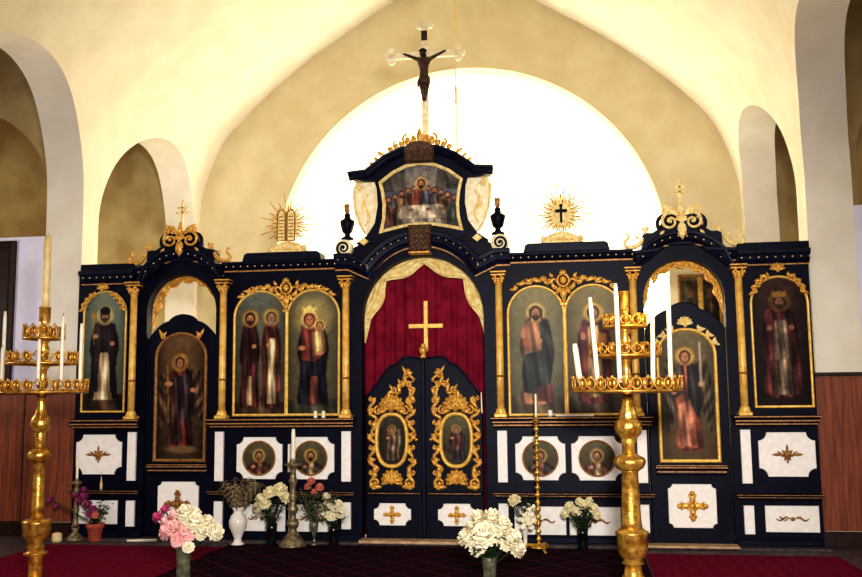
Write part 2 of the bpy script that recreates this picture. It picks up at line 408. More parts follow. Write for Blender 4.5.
def icon_madonna(asp):
    c = Cv(asp).bg((124, 118, 92), (100, 92, 68)); c.ell(0, .78, .17, .15, (196, 176, 110), .5, .6)
    c.poly([(-.4, 0), (.4, 0), (.4, .13), (-.4, .12)], (70, 72, 60), .25, 40)
    f = robe(c, 0, 1, .95, .09, .72, (30, 30, 54), .4, 60)
    c.poly([f(-.12, .7), f(.11, .7), f(.15, .5), f(.05, .40), f(-.13, .43)], (140, 46, 46), .3, 60); c.poly([f(.03, .42), f(.15, .48), f(.12, .2), f(.03, .1)], (24, 26, 56), .35, 60)
    c.poly([f(-.02, .3), f(.05, .3), f(.06, .09), f(-.05, .09)], (112, 52, 44), .3, 60)
    head(c, -.03, .77, .046, (80, 36, 34), None, (232, 206, 130), 1.9, (120, 44, 44))
    c.poly([(-.01, .66), (.09, .67), (.1, .5), (.0, .46)], (206, 160, 100), .25, 80); head(c, .055, .715, .032, (120, 84, 50), None, (236, 212, 140), 1.7)
    c.ell(-.09, .53, .03, .02, SKIN); c.ell(.06, .49, .03, .016, SKIN); c.poly([(-.075, .805), (.015, .805), (.03, .865), (.0, .845), (-.03, .875), (-.06, .845), (-.09, .865)], (240, 216, 130)); c.vign(); c.noise(.12); return c
def icon_christ(asp):
    c = Cv(asp).bg((150, 140, 100), (104, 104, 84)); c.poly([(-.4, 0), (.4, 0), (.4, .14), (-.4, .16)], (92, 78, 52), .25, 40)
    f = robe(c, 0, 1, .95, .1, .74, (168, 104, 74), .25, 60)
    c.poly([f(.02, .72), f(.12, .69), f(.17, .45), f(.13, .25), f(.1, .14), f(-.13, .16), f(-.14, .34), f(-.11, .44), f(.05, .47)], (44, 52, 56), .35, 55, .4)
    c.poly([f(.0, .2), f(.14, .22), f(.15, .09), f(.0, .09)], (136, 52, 48), .3, 60)
    head(c, 0, .80, .046, (74, 46, 30), (80, 50, 34), (226, 202, 130), 1.9)
    c.poly([(-.05, .82), (-.055, .73), (-.035, .73), (-.033, .8)], (74, 46, 30)); c.poly([(.05, .82), (.055, .73), (.035, .73), (.033, .8)], (74, 46, 30))
    c.ell(-.1, .62, .02, .035, SKIN); c.poly([(-.1, .6), (-.05, .56), (-.04, .52), (-.11, .54)], (168, 104, 74)); c.ell(.02, .57, .025, .02, SKIN)
    c.ell(-.06, .1, .035, .014, SKIN); c.ell(.03, .095, .035, .014, SKIN); c.vign(.25); c.noise(.1); return c
def icon_red_saint(asp):
    c = Cv(asp).bg((142, 132, 92), (110, 94, 64)); c.poly([(-.4, 0), (.4, 0), (.4, .14), (-.4, .13)], (80, 62, 46), .25, 40)
    f = robe(c, 0, 1, .95, .1, .73, (128, 36, 46), .3, 60)
    c.poly([f(-.05, .65), f(.07, .65), f(.08, .12), f(-.07, .12)], (190, 150, 90), .25, 80); c.poly([f(.04, .71), f(.13, .68), f(.17, .15), f(.1, .1)], (104, 26, 40), .3, 70)
    head(c, 0, .79, .046, (70, 54, 44), (110, 96, 84), (226, 190, 104), 1.9); c.ell(-.08, .6, .02, .03, SKIN); c.poly([(.03, .62), (.1, .62), (.1, .53), (.03, .53)], (170, 120, 60)); c.vign(); c.noise(.1); return c
def icon_archangel(asp):
    c = Cv(asp).bg((124, 112, 80), (104, 84, 58))
    c.poly([(-.05, .72), (-.15, .78), (-.2, .5), (-.15, .2), (-.08, .4)], (82, 70, 54), .35, 90, .5); c.poly([(.05, .72), (.14, .8), (.2, .52), (.17, .2), (.09, .4)], (90, 76, 58), .35, 90, -.5)
    f = robe(c, 0, 1, .8, .1, .73, (170, 74, 60), .3, 60)
    c.poly([f(.0, .7), f(.12, .69), f(.16, .4), f(.1, .3), f(.0, .46)], (46, 44, 52), .3, 70); c.poly([f(-.13, .4), f(.03, .44), f(.06, .1), f(-.12, .11)], (196, 110, 84), .28, 70); c.poly([f(-.12, .68), f(-.03, .7), f(-.04, .48), f(-.14, .46)], (70, 56, 60), .3, 70)
    head(c, -.01, .80, .042, (84, 54, 34), None, (226, 186, 100), 1.9); c.ell(-.1, .52, .02, .02, SKIN); c.ell(.1, .58, .02, .02, SKIN)
    c.poly([(.095, .9), (.11, .9), (.108, .56), (.096, .56)], (214, 204, 180)); c.ell(-.03, .09, .03, .014, (110, 60, 50)); c.ell(.04, .09, .03, .014, (110, 60, 50)); c.vign(); c.noise(.12); return c
def icon_dark_king(asp):
    c = Cv(asp).bg((72, 50, 42), (40, 28, 30)); f = robe(c, 0, 1, 1.05, .08, .75, (78, 28, 38), .4, 60)
    c.poly([f(-.05, .62), f(.06, .62), f(.08, .1), f(-.07, .1)], (110, 94, 84), .3, 80); c.poly([f(-.12, .69), f(-.05, .71), f(-.08, .1), f(-.17, .1)], (90, 30, 40), .4, 60); c.poly([f(.12, .69), f(.05, .71), f(.08, .1), f(.17, .1)], (80, 26, 40), .4, 60)
    head(c, 0, .81, .044, (50, 34, 28), (60, 44, 36), (110, 82, 48), 1.9, skin=(140, 100, 78)); c.poly([(-.045, .835), (.045, .835), (.055, .885), (.02, .865), (0, .89), (-.02, .865), (-.055, .885)], (150, 116, 60))
    c.ell(-.08, .6, .02, .02, (150, 106, 80)); c.ell(.08, .6, .02, .02, (150, 106, 80)); c.vign(.5); c.noise(.25); return c
def icon_bust(asp, k):
    c = Cv(asp, 56).bg((110, 104, 78), (70, 62, 48)); col = [(86, 48, 46), (66, 60, 62), (58, 58, 72), (112, 56, 50)][k]
    c.poly([(-.4, 0), (.4, 0), (.36, .26), (.12, .42), (-.12, .42), (-.36, .26)], col, .3, 26); c.poly([(-.08, .4), (.1, .4), (.2, 0), (-.12, 0)], (150, 126, 92) if k % 2 else (120, 70, 56), .25, 30)
    head(c, 0, .6, .12, (64, 46, 34), (120, 100, 84) if k != 1 else (60, 42, 30), (196, 166, 96), 1.9); c.ell(-.16, .26, .06, .05, SKIN); c.noise(.15); return c
def icon_oval(asp, k):
    c = Cv(asp, 90).bg((112, 104, 72), (64, 58, 46)) if k else Cv(asp, 90).bg((74, 66, 56), (50, 42, 36))
    f = robe(c, .02, 1.25, 1, .12, .66, (54, 40, 50) if k else (96, 74, 60), .4, 60); c.poly([f(-.1, .6), f(.1, .64), f(.12, .35), f(-.05, .3)], (112, 52, 46) if k else (120, 96, 78), .35, 60)
    if not k: c.poly([(.06, .66), (.2, .76), (.2, .4), (.12, .3)], (116, 100, 80), .4, 60)
    else: c.poly([(-.25, .4), (-.08, .4), (-.08, .12), (-.25, .12)], (84, 62, 44), .2, 60)
    head(c, 0, .72, .055, (80, 52, 36), None, (190, 160, 90), 1.8); c.ell(-.08, .54, .04, .025, SKIN); c.vign(.4); c.noise(.2); return c
def icon_supper(asp):
    c = Cv(asp, 96).bg((120, 124, 132), (84, 86, 100)); A = asp/2
    c.poly([(-A, .6), (-.2, .62), (-.25, 1), (-A, 1)], (78, 74, 84), .2, 30); c.poly([(A, .6), (.2, .62), (.25, 1), (A, 1)], (74, 72, 80), .2, 30)
    c.ell(0, .72, .3, .28, (150, 136, 116), .7, .7)
    cols = [(112, 60, 52), (70, 78, 92), (132, 96, 60), (86, 54, 58), (150, 70, 60), (72, 86, 84), (124, 56, 50), (76, 70, 98), (128, 92, 62), (96, 56, 52), (64, 76, 90)]
    for i in range(11):
        t = (i-5)/5.; x = t*A*.78; y = .58-.16*abs(t)**1.5
        if i == 5: continue
        c.poly([(x-.09, y-.3), (x+.09, y-.3), (x+.07, y), (x-.07, y)], cols[i], .3, 40, 0, 1, i); head(c, x, y+.07, .045, (70, 48, 34), (80, 60, 46), None)
    c.poly([(-.13, .3), (.13, .3), (.1, .62), (-.1, .62)], (150, 62, 56), .3, 40); c.poly([(0, .6), (.11, .6), (.13, .3), (.02, .3)], (60, 74, 110), .3, 40)
    head(c, 0, .72, .06, (84, 54, 36), (84, 54, 36), (216, 186, 120), 1.8)
    c.poly([(-A*.62, .2), (A*.62, .2), (A*.5, .4), (-A*.5, .4)], (176, 168, 160), .12, 40); c.poly([(-A*.62, .08), (A*.62, .08), (A*.62, .2), (-A*.62, .2)], (140, 134, 134), .2, 50)
    for x in (-.35, -.15, .1, .3): c.ell(x, .33, .04, .02, (120, 84, 50), .3)
    c.poly([(-A*.8, .02), (-A*.6, .02), (-A*.58, .36), (-A*.78, .36)], (92, 52, 50), .3, 40); c.poly([(A*.6, .02), (A*.82, .02), (A*.8, .36), (A*.6, .36)], (70, 78, 90), .3, 40)
    c.noise(.25); return c
def icon_panel(asp, a=(120, 104, 70), b=(70, 58, 46), col=(60, 54, 60)):
    c = Cv(asp, 90).bg(a, b); f = robe(c, 0, 1.2, 1, .02, .7, col, .35, 50); c.poly([f(-.05, .6), f(.08, .6), f(.1, .05), f(-.06, .05)], (120, 90, 66), .3, 60); head(c, 0, .78, .06, (70, 50, 36), (90, 70, 54), (196, 160, 86), 1.8); c.noise(.2); return c

def icon_pair_panel(asp):
    c = Cv(asp, 90).bg((128, 112, 84), (86, 72, 58)); w = asp/2
    c.poly([(-w*.9, .08), (-.03, .08), (-.03, .92), (-w*.9, .92)], (92, 84, 66), .2, 20); c.poly([(.06, .08), (w*.9, .08), (w*.9, .92), (.06, .92)], (80, 70, 60), .2, 20)
    for x, k in ((-w*.45, (60, 52, 50)), (w*.5, (74, 58, 48))): robe(c, x, .8, 1, .1, .6, k, .3, 50); c.ell(x, .7, .05, .07, (110, 84, 62))
    c.poly([(-.03, 0), (.05, 0), (.05, 1), (-.03, 1)], (206, 170, 90)); c.noise(.2); return c
def painting(name, c, x0, x1, z0, z1, y, parent, keep=None, dy=0.):
    H, W = c.H, c.W
    xs = np.linspace(x0, x1, W); zs = np.linspace(z0, z1, H)
    X, Z = np.meshgrid(xs, zs)
    vs = np.stack([X, np.full_like(X, y), Z], -1).reshape(-1, 3)
    idx = np.arange(H*W).reshape(H, W)
    q = np.stack([idx[:-1, :-1], idx[:-1, 1:], idx[1:, 1:], idx[1:, :-1]], -1)
    if keep is not None:
        k = keep(X, Z); kk = k[:-1, :-1] & k[1:, 1:] & k[:-1, 1:] & k[1:, :-1]; q = q[kk]
    q = q.reshape(-1, 4)
    used = np.zeros(H*W, bool); used[q.ravel()] = True
    mapi = np.cumsum(used)-1
    vs = vs[used]; q = mapi[q]
    C = c.I.reshape(-1, 3)[used]; C = np.where(C <= .04045, C/12.92, ((C+.055)/1.055)**2.4)
    me = bpy.data.meshes.new(name); me.from_pydata(vs.tolist(), [], q.tolist())
    a = me.color_attributes.new('paint', 'FLOAT_COLOR', 'POINT')
    a.data.foreach_set('color', np.concatenate([C, np.ones((len(C), 1))], 1).astype(np.float32).ravel())
    me.materials.append(M['paint']); me.update()
    o = bpy.data.objects.new(name, me); COL.objects.link(o); o.parent = parent; o.location = -wloc(parent)
    return o
def archkeep(cx, hw, z0, zs, top):
    return lambda X, Z: (abs(X-cx) <= hw) & (Z >= z0) & ((Z <= zs) | (((X-cx)/hw)**2+((Z-zs)/(top-zs))**2 <= 1))
def ovalkeep(cx, cz, rx, rz, p=2.): return lambda X, Z: (abs((X-cx)/rx)**p+abs((Z-cz)/rz)**p <= 1)

FR = [(-.016, 0.0), (-.016, -.02), (-.006, -.032), (.008, -.026), (.018, -.012), (.018, 0.0)]
def scale_prof(p, k, y0): return [(a*k, y0+y*k) for a, y in p]

# ------------------------------------------------------------------ camera
CAM = Vector((1.3853998, -8.6732621, 1.4285864))
f_ = Vector((-0.14691836, 0.98256716, 0.1139156)); r_ = Vector((0.988776, 0.14904664, -0.01034962)); u_ = Vector((0.02714794, -0.1111165, 0.99343652))
cam = bpy.data.cameras.new('camera'); co = bpy.data.objects.new('camera', cam); COL.objects.link(co)
mt = Matrix((r_, u_, -f_)).transposed().to_4x4(); mt.translation = CAM; co.matrix_world = mt
cam.sensor_width = 36; cam.lens = 900/862*36; cam.clip_start = .05; sc.camera = co

# ------------------------------------------------------------------ the room
PROF = [(3.65, 0), (3.65, 1.7), (3.65, 3.4), (3.63, 3.7), (3.57, 4.15), (3.45, 4.55), (3.27, 4.92), (3.0, 5.23), (2.65, 5.56), (2.3, 5.85), (1.9, 6.14), (1.48, 6.41), (1.1, 6.65), (.77, 6.84), (.4, 7.0), (0, 7.07)]
def smooth_prof(p):
    out = [p[0], p[1]]
    q = p[2:]
    for i in range(len(q)-1):
        p0 = Vector(q[max(0, i-1)]) if i else Vector((q[0][0], q[0][1]-.3)); p1 = Vector(q[i]); p2 = Vector(q[i+1]); p3 = Vector(q[i+2]) if i+2 < len(q) else Vector((-q[-2][0], q[-2][1]))
        for k in range(5):
            t = k/5; v = .5*((2*p1)+(p2-p0)*t+(2*p0-5*p1+4*p2-p3)*t*t+(3*p1-p0-3*p2+p3)*t**3); out.append((v.x, v.y))
    out.append(q[-1]); return out
SP = smooth_prof(PROF)
cut = max(i for i, p in enumerate(SP) if p[1] <= 5.3)
YF, YB = -10.0, 3.1
def flare(y, z):     # shallow cove added against the end wall to turn the vault into shade
    t = max(0, (y-2.3)/.8); return .03*t*t*min(1, max(0, (z-3.3)/.7))
def shell_solid(inner, thick):
    mb = MB(); n = len(inner)
    outer = [(p[0]+math.copysign(thick, p[0]), p[1]) if abs(p[0]) > 2.6 else (p[0]*(1+thick/3), p[1]+thick) for p in inner]
    YS = [YF, 2.3, 2.5, 2.7, 2.85, 3.0, YB]
    ring = inner+outer[::-1]; m = len(ring); vs = []; fs = []
    for yy in YS:
        for i, p in enumerate(ring):
            k = flare(yy, p[1]) if i < n else 0
            vs.append((p[0]*(1+k/3.6), yy, p[1]+k*max(0, (p[1]-3.4)/3.6)))
    for j in range(len(YS)-1):
        for i in range(m): fs.append((j*m+i, j*m+(i+1) % m, (j+1)*m+(i+1) % m, (j+1)*m+i))
    e = (len(YS)-1)*m
    for i in range(n-1):
        a, b, c_, d = i, i+1, m-2-i, m-1-i
        fs.append((a, b, c_, d)); fs.append((e+d, e+c_, e+b, e+a))
    mb.add(vs, fs); return mb
def cutter(yc, hw, z0, zs, top, side):
    mb = MB(); pts = [(yc-hw, z0), (yc+hw, z0)]+[(yc+hw*math.cos(a), zs+(top-zs)*math.sin(a)) for a in [PI*i/36 for i in range(37)]]
    pts = pts[:1]+pts[1:2]+pts[2:]
    x0, x1 = (1.9, 6.0) if side > 0 else (-6.0, -1.9)
    n = len(pts); vs = [(x0, p[0], p[1]) for p in pts]+[(x1, p[0], p[1]) for p in pts]
    fs = [tuple(range(n-1, -1, -1)), tuple(range(n, 2*n))]+[(i, (i+1) % n, n+(i+1) % n, n+i) for i in range(n)]
    mb.add(vs, fs); return mb
def fix_normals(me):
    import bmesh
    bm = bmesh.new(); bm.from_mesh(me); bmesh.ops.recalc_face_normals(bm, faces=bm.faces[:]); bm.to_mesh(me); bm.free()
def boolean(o, cutters):
    fix_normals(o.data); tmp = []
    for k in cutters:
        c_ = k.build('tmpcut', 'plaster'); fix_normals(c_.data); tmp.append(c_)
        md = o.modifiers.new('b', 'BOOLEAN'); md.operation = 'DIFFERENCE'; md.solver = 'EXACT'; md.object = c_
    dg = bpy.context.evaluated_depsgraph_get(); dg.update()
    me = bpy.data.meshes.new_from_object(o.evaluated_get(dg)); o.modifiers.clear(); o.data = me
    for c_ in tmp: bpy.data.objects.remove(c_)
for side, nm in ((-1, 'wall_left'), (1, 'wall_right')):
    w = struct(nm, shell_solid([(side*p[0], p[1]) for p in SP[:cut+1]], .42), 'plaster')
    boolean(w, [cutter(1.70, 1.30, 1.6, 3.27, 4.57, side), cutter(-1.25, 1.33, -.2, 3.35, 4.69, side), cutter(-4.45, 1.33, -.2, 3.35, 4.69, side), cutter(-7.6, 1.33, -.2, 3.35, 4.69, side)])
top = [(-p[0], p[1]) for p in SP[cut:]]+[p for p in SP[cut:-1][::-1]]
vm = MB(); n = len(top)
YS = [YF, 2.3, 2.5, 2.7, 2.85, 3.0, YB]; vs = []; fs = []
for yy in YS:
    for p in top: k = flare(yy, p[1]); vs.append((p[0]*(1+k/3.6), yy, p[1]+k*max(0, (p[1]-3.4)/3.6)))
for j in range(len(YS)-1):
    for i in range(n-1): fs.append((j*n+i, j*n+i+1, (j+1)*n+i+1, (j+1)*n+i))
o = len(vs); vs += [(p[0]*1.13, YF, p[1]+.3) for p in top]+[(p[0]*1.13, YB, p[1]+.3) for p in top]
for i in range(n-1): fs.append((o+i, o+n+i, o+n+i+1, o+i+1))
vm.add(vs, fs, 0, True); struct('ceiling', vm, 'plaster')
# end wall with the round-headed apse opening
AX, AZ, AR = .1, 3.18, 2.62
outl = [(4.2, 0), (4.2, 5.2)]+[(2.9, 6.1), (1.5, 7.0), (0, 7.5), (-1.5, 7.0), (-2.9, 6.1)]+[(-4.2, 5.2), (-4.2, 0)]
hole = [(AX-AR, .02), (AX+AR, .02)]+arc(AX, AZ, AR, 0, PI, 48)
struct('wall_back', holed(outl, [hole], 3.1, 3.35), 'plasterend')
ap = MB(); R = AR+.02; NA = 28
vs = []; fs = []
for i in range(NA+1):
    a = PI*i/NA
    vs.append((AX+R*math.cos(a), 3.3+R*math.sin(a), 0)); vs.append((AX+R*math.cos(a), 3.3+R*math.sin(a), AZ))
for i in range(NA): fs.append((2*i, 2*i+2, 2*i+3, 2*i+1))
ap.add(vs, fs, 0, True)
vs = []; fs = []
for j in range(13):
    ph = PI/2*j/12
    for i in range(NA+1):
        a = PI*i/NA; vs.append((AX+R*math.cos(ph)*math.cos(a), 3.3+R*math.cos(ph)*math.sin(a), AZ+R*math.sin(ph)))
for j in range(12):
    for i in range(NA): fs.append((j*(NA+1)+i, j*(NA+1)+i+1, (j+1)*(NA+1)+i+1, (j+1)*(NA+1)+i))
ap.add(vs, fs, 0, True); struct('wall_apse', ap, 'apse')
struct('wall_front', MB().box(-8, 8, -10.25, -10, 0, 8), 'plaster')
struct('floor', MB().box(-8, 8, -10.2, 7, -.2, 0), 'stone')
# aisles either side, seen through the arches
for sd, nm in ((-1, 'left'), (1, 'right')):
    X = lambda a: sd*a
    b = lambda m, x0, x1, *k: m.box(min(X(x0), X(x1)), max(X(x0), X(x1)), *k)
    struct('wall_aisle_%s' % nm, b(MB(), 3.68, 7.2, .14, .3, 0, 3.13), 'plastercool')
    zw = 1.485 if sd < 0 else 1.567
    wn = MB(); x = 3.608
    while x < 7.0:
        b(wn, x+.004, x+.62, .075, .138, .14, zw-.035, 0, .008); x += .625
    struct('trim_1' if sd < 0 else 'trim_2', wn, 'wood')
    t = MB(); b(t, 3.608, 7.1, .05, .138, zw-.035, zw, 0, .006); struct('trim_3' if sd < 0 else 'trim_4', t, 'darkwood')
    t = MB(); b(t, 3.608, 7.1, .04, .138, 0.0, .14, 0, .006); struct('baseboard_%s' % nm, t, 'darkwood')
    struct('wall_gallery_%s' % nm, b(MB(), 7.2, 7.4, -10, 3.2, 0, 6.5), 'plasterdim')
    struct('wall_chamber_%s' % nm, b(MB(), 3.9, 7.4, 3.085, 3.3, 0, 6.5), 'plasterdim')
    # cross arch spanning the aisle above the sill
    c0, c1 = (X(4.02), X(7.2)); cxm = (c0+c1)/2; hw = abs(c1-c0)/2
    outl = [(min(c0, c1), 3.13), (min(c0, c1), 6.4), (max(c0, c1), 6.4), (max(c0, c1), 3.13)]
    inn = arc(cxm, 3.6, hw-.16, 0, PI, 30, 1.12)
    outl2 = [(min(c0, c1), 3.13), (cxm-hw+.16, 3.13)]+inn[::-1]+[(cxm+hw-.16, 3.13), (max(c0, c1), 3.13), (max(c0, c1), 6.4), (min(c0, c1), 6.4)]
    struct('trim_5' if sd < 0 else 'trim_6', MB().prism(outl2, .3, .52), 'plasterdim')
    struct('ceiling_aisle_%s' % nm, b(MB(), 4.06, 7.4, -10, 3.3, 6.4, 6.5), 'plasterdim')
# step and thresholds
struct('trim_7', MB().box(-3.64, 3.64, -.16, .13, 0, .016, 0, .004), 'stone')
struct('trim_8', MB().box(-.6, .62, -.2, -.04, .016, .045, 0, .006), 'threshold')
struct('trim_9', MB().box(2.06, 2.86, -.2, -.03, .016, .036, 0, .006), 'threshold')

# ------------------------------------------------------------------ iconostasis
ICO = thing('iconostasis', 'large dark blue altar screen with gilded columns and white panels across the nave', 'altar screen', (0, .06, 0))
def sx(pts, s): return [(s*a, b) for a, b in pts]
RO = dict(hw=.605, zs=2.155, top=2.76)
DO = dict(hw=.372, zs=2.275, top=2.648)
def door_arch(s): return archpath(s*2.49, DO['hw'], .0, DO['zs'], DO['top'], 30)
sil = [(3.62, 0), (3.62, 2.66), (3.06, 2.66), (2.86, 2.70), (2.76, 2.86), (2.49, 2.91), (2.22, 2.86), (2.12, 2.70), (1.95, 2.70), (.8, 2.70), (.72, 2.85)]
# central pediment rises from the screen
ped = [(.70, 2.86), (.60, 2.93), (.53, 3.03), (.50, 3.2), (.51, 3.45), (.5, 3.55)]
archo = arc(0, 3.18, .5, .15*PI, .85*PI, 20, .60)
outer = sil+[(.62, 2.9), (-.62, 2.9)]+sx(sil, -1)[::-1]
body = holed(outer, [archpath(0, RO['hw'], -.0, RO['zs'], RO['top'], 36), door_arch(-1), door_arch(1)], 0, .12)
# openings reach the floor: holes start at z=0 with the outline, so add no bottom rail
bo = body.build('body', 'navy', ICO)
# base board between the openings
for x0, x1 in ((-3.6, -2.87), (-2.11, -.61), (.61, 2.11), (2.87, 3.6)):
    MB().box(x0, x1, -.03, 0, .016, .075, 0, .008).build('base_board', 'navy2', ICO)

def arch_top_path(s):    # cornice line over a doorway: flat, sweep up, over, down
    c = s*2.49
    p = [(2.04, 2.655), (2.14, 2.665)]+arc(2.49, 2.40, .44, .80*PI, .20*PI, 22, .44)+[(2.84, 2.665), (2.97, 2.655)]
    return p if s > 0 else [(-a, b) for a, b in p][::-1]
CORN = [(-.035, 0), (-.035, -.03), (-.01, -.045), (.0, -.06), (.045, -.075), (.055, -.095), (.085, -.1), (.095, -.085), (.095, 0)]
GL = [(-.008, 0), (-.008, -.012), (.008, -.012), (.008, 0)]
def cornice(path, beads=True, prof=CORN, y0=0., mat='navy2', off_line=-.045, bead_off=.022):
    mb = MB(); mb.sweep(path, [(a, y0+y) for a, y in prof]); o = mb.build('cornice', mat, ICO)
    g = MB(); g.sweep([(a, b+off_line) for a, b in path], [(a, y0-.012+y) for a, y in GL]); g.build('gilt_line', 'line', o)
    if beads:
        d = MB(); L = 0; P = [Vector(p) for p in path]; step = .075; nxt = .04
        for a, b in zip(P, P[1:]):
            l = (b-a).length; dr = (b-a).normalized(); nn = Vector((-dr.y, dr.x))
            while nxt < L+l:
                q = a+dr*(nxt-L)+nn*bead_off; d.ball((q.x, y0-.072, q.y), .0085, 6); nxt += step
            L += l
        d.build('gilt_beads', 'goldpale', o)
    return o
# left-to-right path direction => positive offset is up
for s in (-1, 1):
    e = [(2.975, 2.61), (3.575 if s < 0 else 3.62, 2.61)]; p = e if s > 0 else [(-a, b) for a, b in e][::-1]; o = cornice(p, off_line=-.04, y0=-.01)
    MB().box(min(p[0][0], p[1][0]), max(p[0][0], p[1][0]), -.07, .12, 2.69, 2.775, 0, .012).build('top_rail', 'navy', ICO)
    e = [(.86, 2.69), (2.03, 2.69)]; p = e if s > 0 else [(-a, b) for a, b in e][::-1]; cornice(p, prof=[(a*.62, y) for a, y in CORN], off_line=-.03, bead_off=.012)
    # raised plinth under the sunburst
    pl = [(1.00, 2.745), (1.82, 2.745), (1.80, 2.82), (1.77, 2.835), (1.05, 2.835), (1.02, 2.82)]
    MB().prism(sx(pl, s) if s > 0 else sx(pl, s)[::-1], -.09, .12, 0, .01).build('raised_plinth', 'navy2', ICO)
    cornice(arch_top_path(s), prof=[(a*.8, y) for a, y in CORN], off_line=-.035, bead_off=.02)
    # dark shoulders and broken pediment above each doorway
    c = s*2.49
    sh = MB()
    for k in (-1, 1):
        q = [(.17, 2.83), (.37, 2.74), (.36, 2.885), (.335, 2.90), (.27, 2.90), (.22, 2.93), (.15, 2.94)]
        qq = [(c+k*a, b) for a, b in q]; sh.prism(qq if k > 0 else qq[::-1], -.06, .1, 0, .008)
    dm = arc(c, 2.93, .2, 0, PI, 20, .165); sh.prism([(c-.2, 2.78), (c+.2, 2.78)]+dm, -.03, .08, 0, .01)
    so = sh.build('door_pediment', 'navy2', ICO)
    g = MB()
    for k in (-1, 1):
        g.scroll(c+k*.105, 3.0, .085, 1.4, PI/2, -k, .017, -.07); g.leaf(c+k*.03, 3.06, PI/2-k*.9, .17, .06, -.06, .02); g.leaf(c+k*.06, 3.12, PI/2-k*1.3, .12, .04, -.05, .015)
        g.scroll(c+k*.145, 3.1, .035, 1.1, -PI/2, k, .01, -.06)
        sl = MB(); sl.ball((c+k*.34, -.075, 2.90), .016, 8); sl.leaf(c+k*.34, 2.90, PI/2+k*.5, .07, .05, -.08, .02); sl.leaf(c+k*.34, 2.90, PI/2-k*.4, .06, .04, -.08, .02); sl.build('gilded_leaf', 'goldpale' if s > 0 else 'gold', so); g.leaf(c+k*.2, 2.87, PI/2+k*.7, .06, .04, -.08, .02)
    g.shell(c, 2.98, .085, -.08, 7, .15*PI, .85*PI); g.leaf(c, 2.99, -PI/2, .17, .1, -.085, .035)
    for k in (-.35, .35): g.leaf(c, 2.98, -PI/2+k, .12, .05, -.085, .03)
    g.ball((c, -.07, 3.09), (.03, .03, .05), 10); g.leaf(c, 3.08, PI/2, .12, .06, -.06, .02)
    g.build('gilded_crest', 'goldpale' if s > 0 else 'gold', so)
    x = MB(); x.box(c-.009, c+.009, -.03, -.012, 3.12, 3.40)
    for zz, hw in ((3.34, .045), (3.29, .06)): x.box(c-hw, c+hw, -.03, -.012, zz-.008, zz+.008)
    for a, b in ((0, 3.41), (-.06, 3.29), (.06, 3.29), (-.045, 3.34), (.045, 3.34)): x.ball((c+a, -.02, b), .014, 8)
    for k in range(8):
        a = PI*k/4+PI/8; x.leaf(c, 3.31, a, .08, .014, -.022, .006)
    x.build('gilded_cross', 'goldpale', so)
    # swept scroll ornaments from the shoulders down to an upright curl on the cornice
    for k in (-1, 1):
        g = MB(); pts = [(.345, 2.90), (.375, 2.865), (.40, 2.825), (.43, 2.79), (.47, 2.77), (.51, 2.765), (.545, 2.775), (.562, 2.80), (.552, 2.83), (.53, 2.85), (.522, 2.875), (.535, 2.90), (.552, 2.902), (.556, 2.89)]
        rad = [.008, .014, .020, .023, .022, .021, .020, .018, .016, .015, .013, .011, .010, .008]
        g.tube([(c+k*p[0]-(0 if k*s > 0 else k*.03), -.045, p[1]) for p in pts], rad, 7)
        g.leaf(c+k*.40, 2.835, PI/2-k*.5, .06, .03, -.055, .015); g.leaf(c+k*.53, 2.83, PI/2+k*.9, .06, .03, -.055, .015)
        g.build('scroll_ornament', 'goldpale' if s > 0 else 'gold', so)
        d = MB(); d.scroll(c+k*.13, 3.0, .105, 1.0, -PI*.35 if k > 0 else PI*1.35, k, .02, -.035); d.build('dark_scroll', 'navy2', so)

# columns
def column(x):
    z0, z1 = 1.2, 2.475; y = -.055
    m = MB(); m.lathe([(.036, z0+.06), (.036, z0+.4), (.0345, z1-.02)], (x, y, 0), 18); c = m.build('column', 'column', ICO)
    m = MB(); m.box(x-.06, x+.06, y-.055, 0, z0-.02, z0+.015, 0, .006); m.lathe([(.054, 0), (.056, .012), (.046, .025), (.05, .035), (.038, .05)], (x, y, z0+.015), 18); m.build('column_base', 'goldbright', c)
    m = MB(); m.lathe([(.037, 0), (.046, .006), (.046, .014), (.037, .02)], (x, y, z0+.36), 18); m.build('column_ring', 'golddark', c)
    m = MB(); m.lathe([(.035, 0), (.044, .006), (.038, .014), (.05, .05), (.058, .062)], (x, y, z1-.03), 16, flute=8, fl=.08)
    for k in (-1, 1): m.scroll(x+k*.042, z1+.032, .024, 1.2, PI/2, k, .009, y-.05)
    for k in range(3): m.leaf(x+(k-1)*.03, z1-.02, PI/2, .06, .035, y-.045, .016)
    m.box(x-.07, x+.07, y-.062, 0, z1+.055, z1+.072, 0, .004); m.box(x-.078, x+.078, y-.07, 0, z1+.083, z1+.1, 0, .004); m.build('capital', 'gold', c)
    MB().box(x-.062, x+.062, y-.05, 0, z1+.072, z1+.083).build('abacus', 'navy', c)
for x in (-2.98, -2.02, -.755, .755, 2.02, 2.98): column(x)

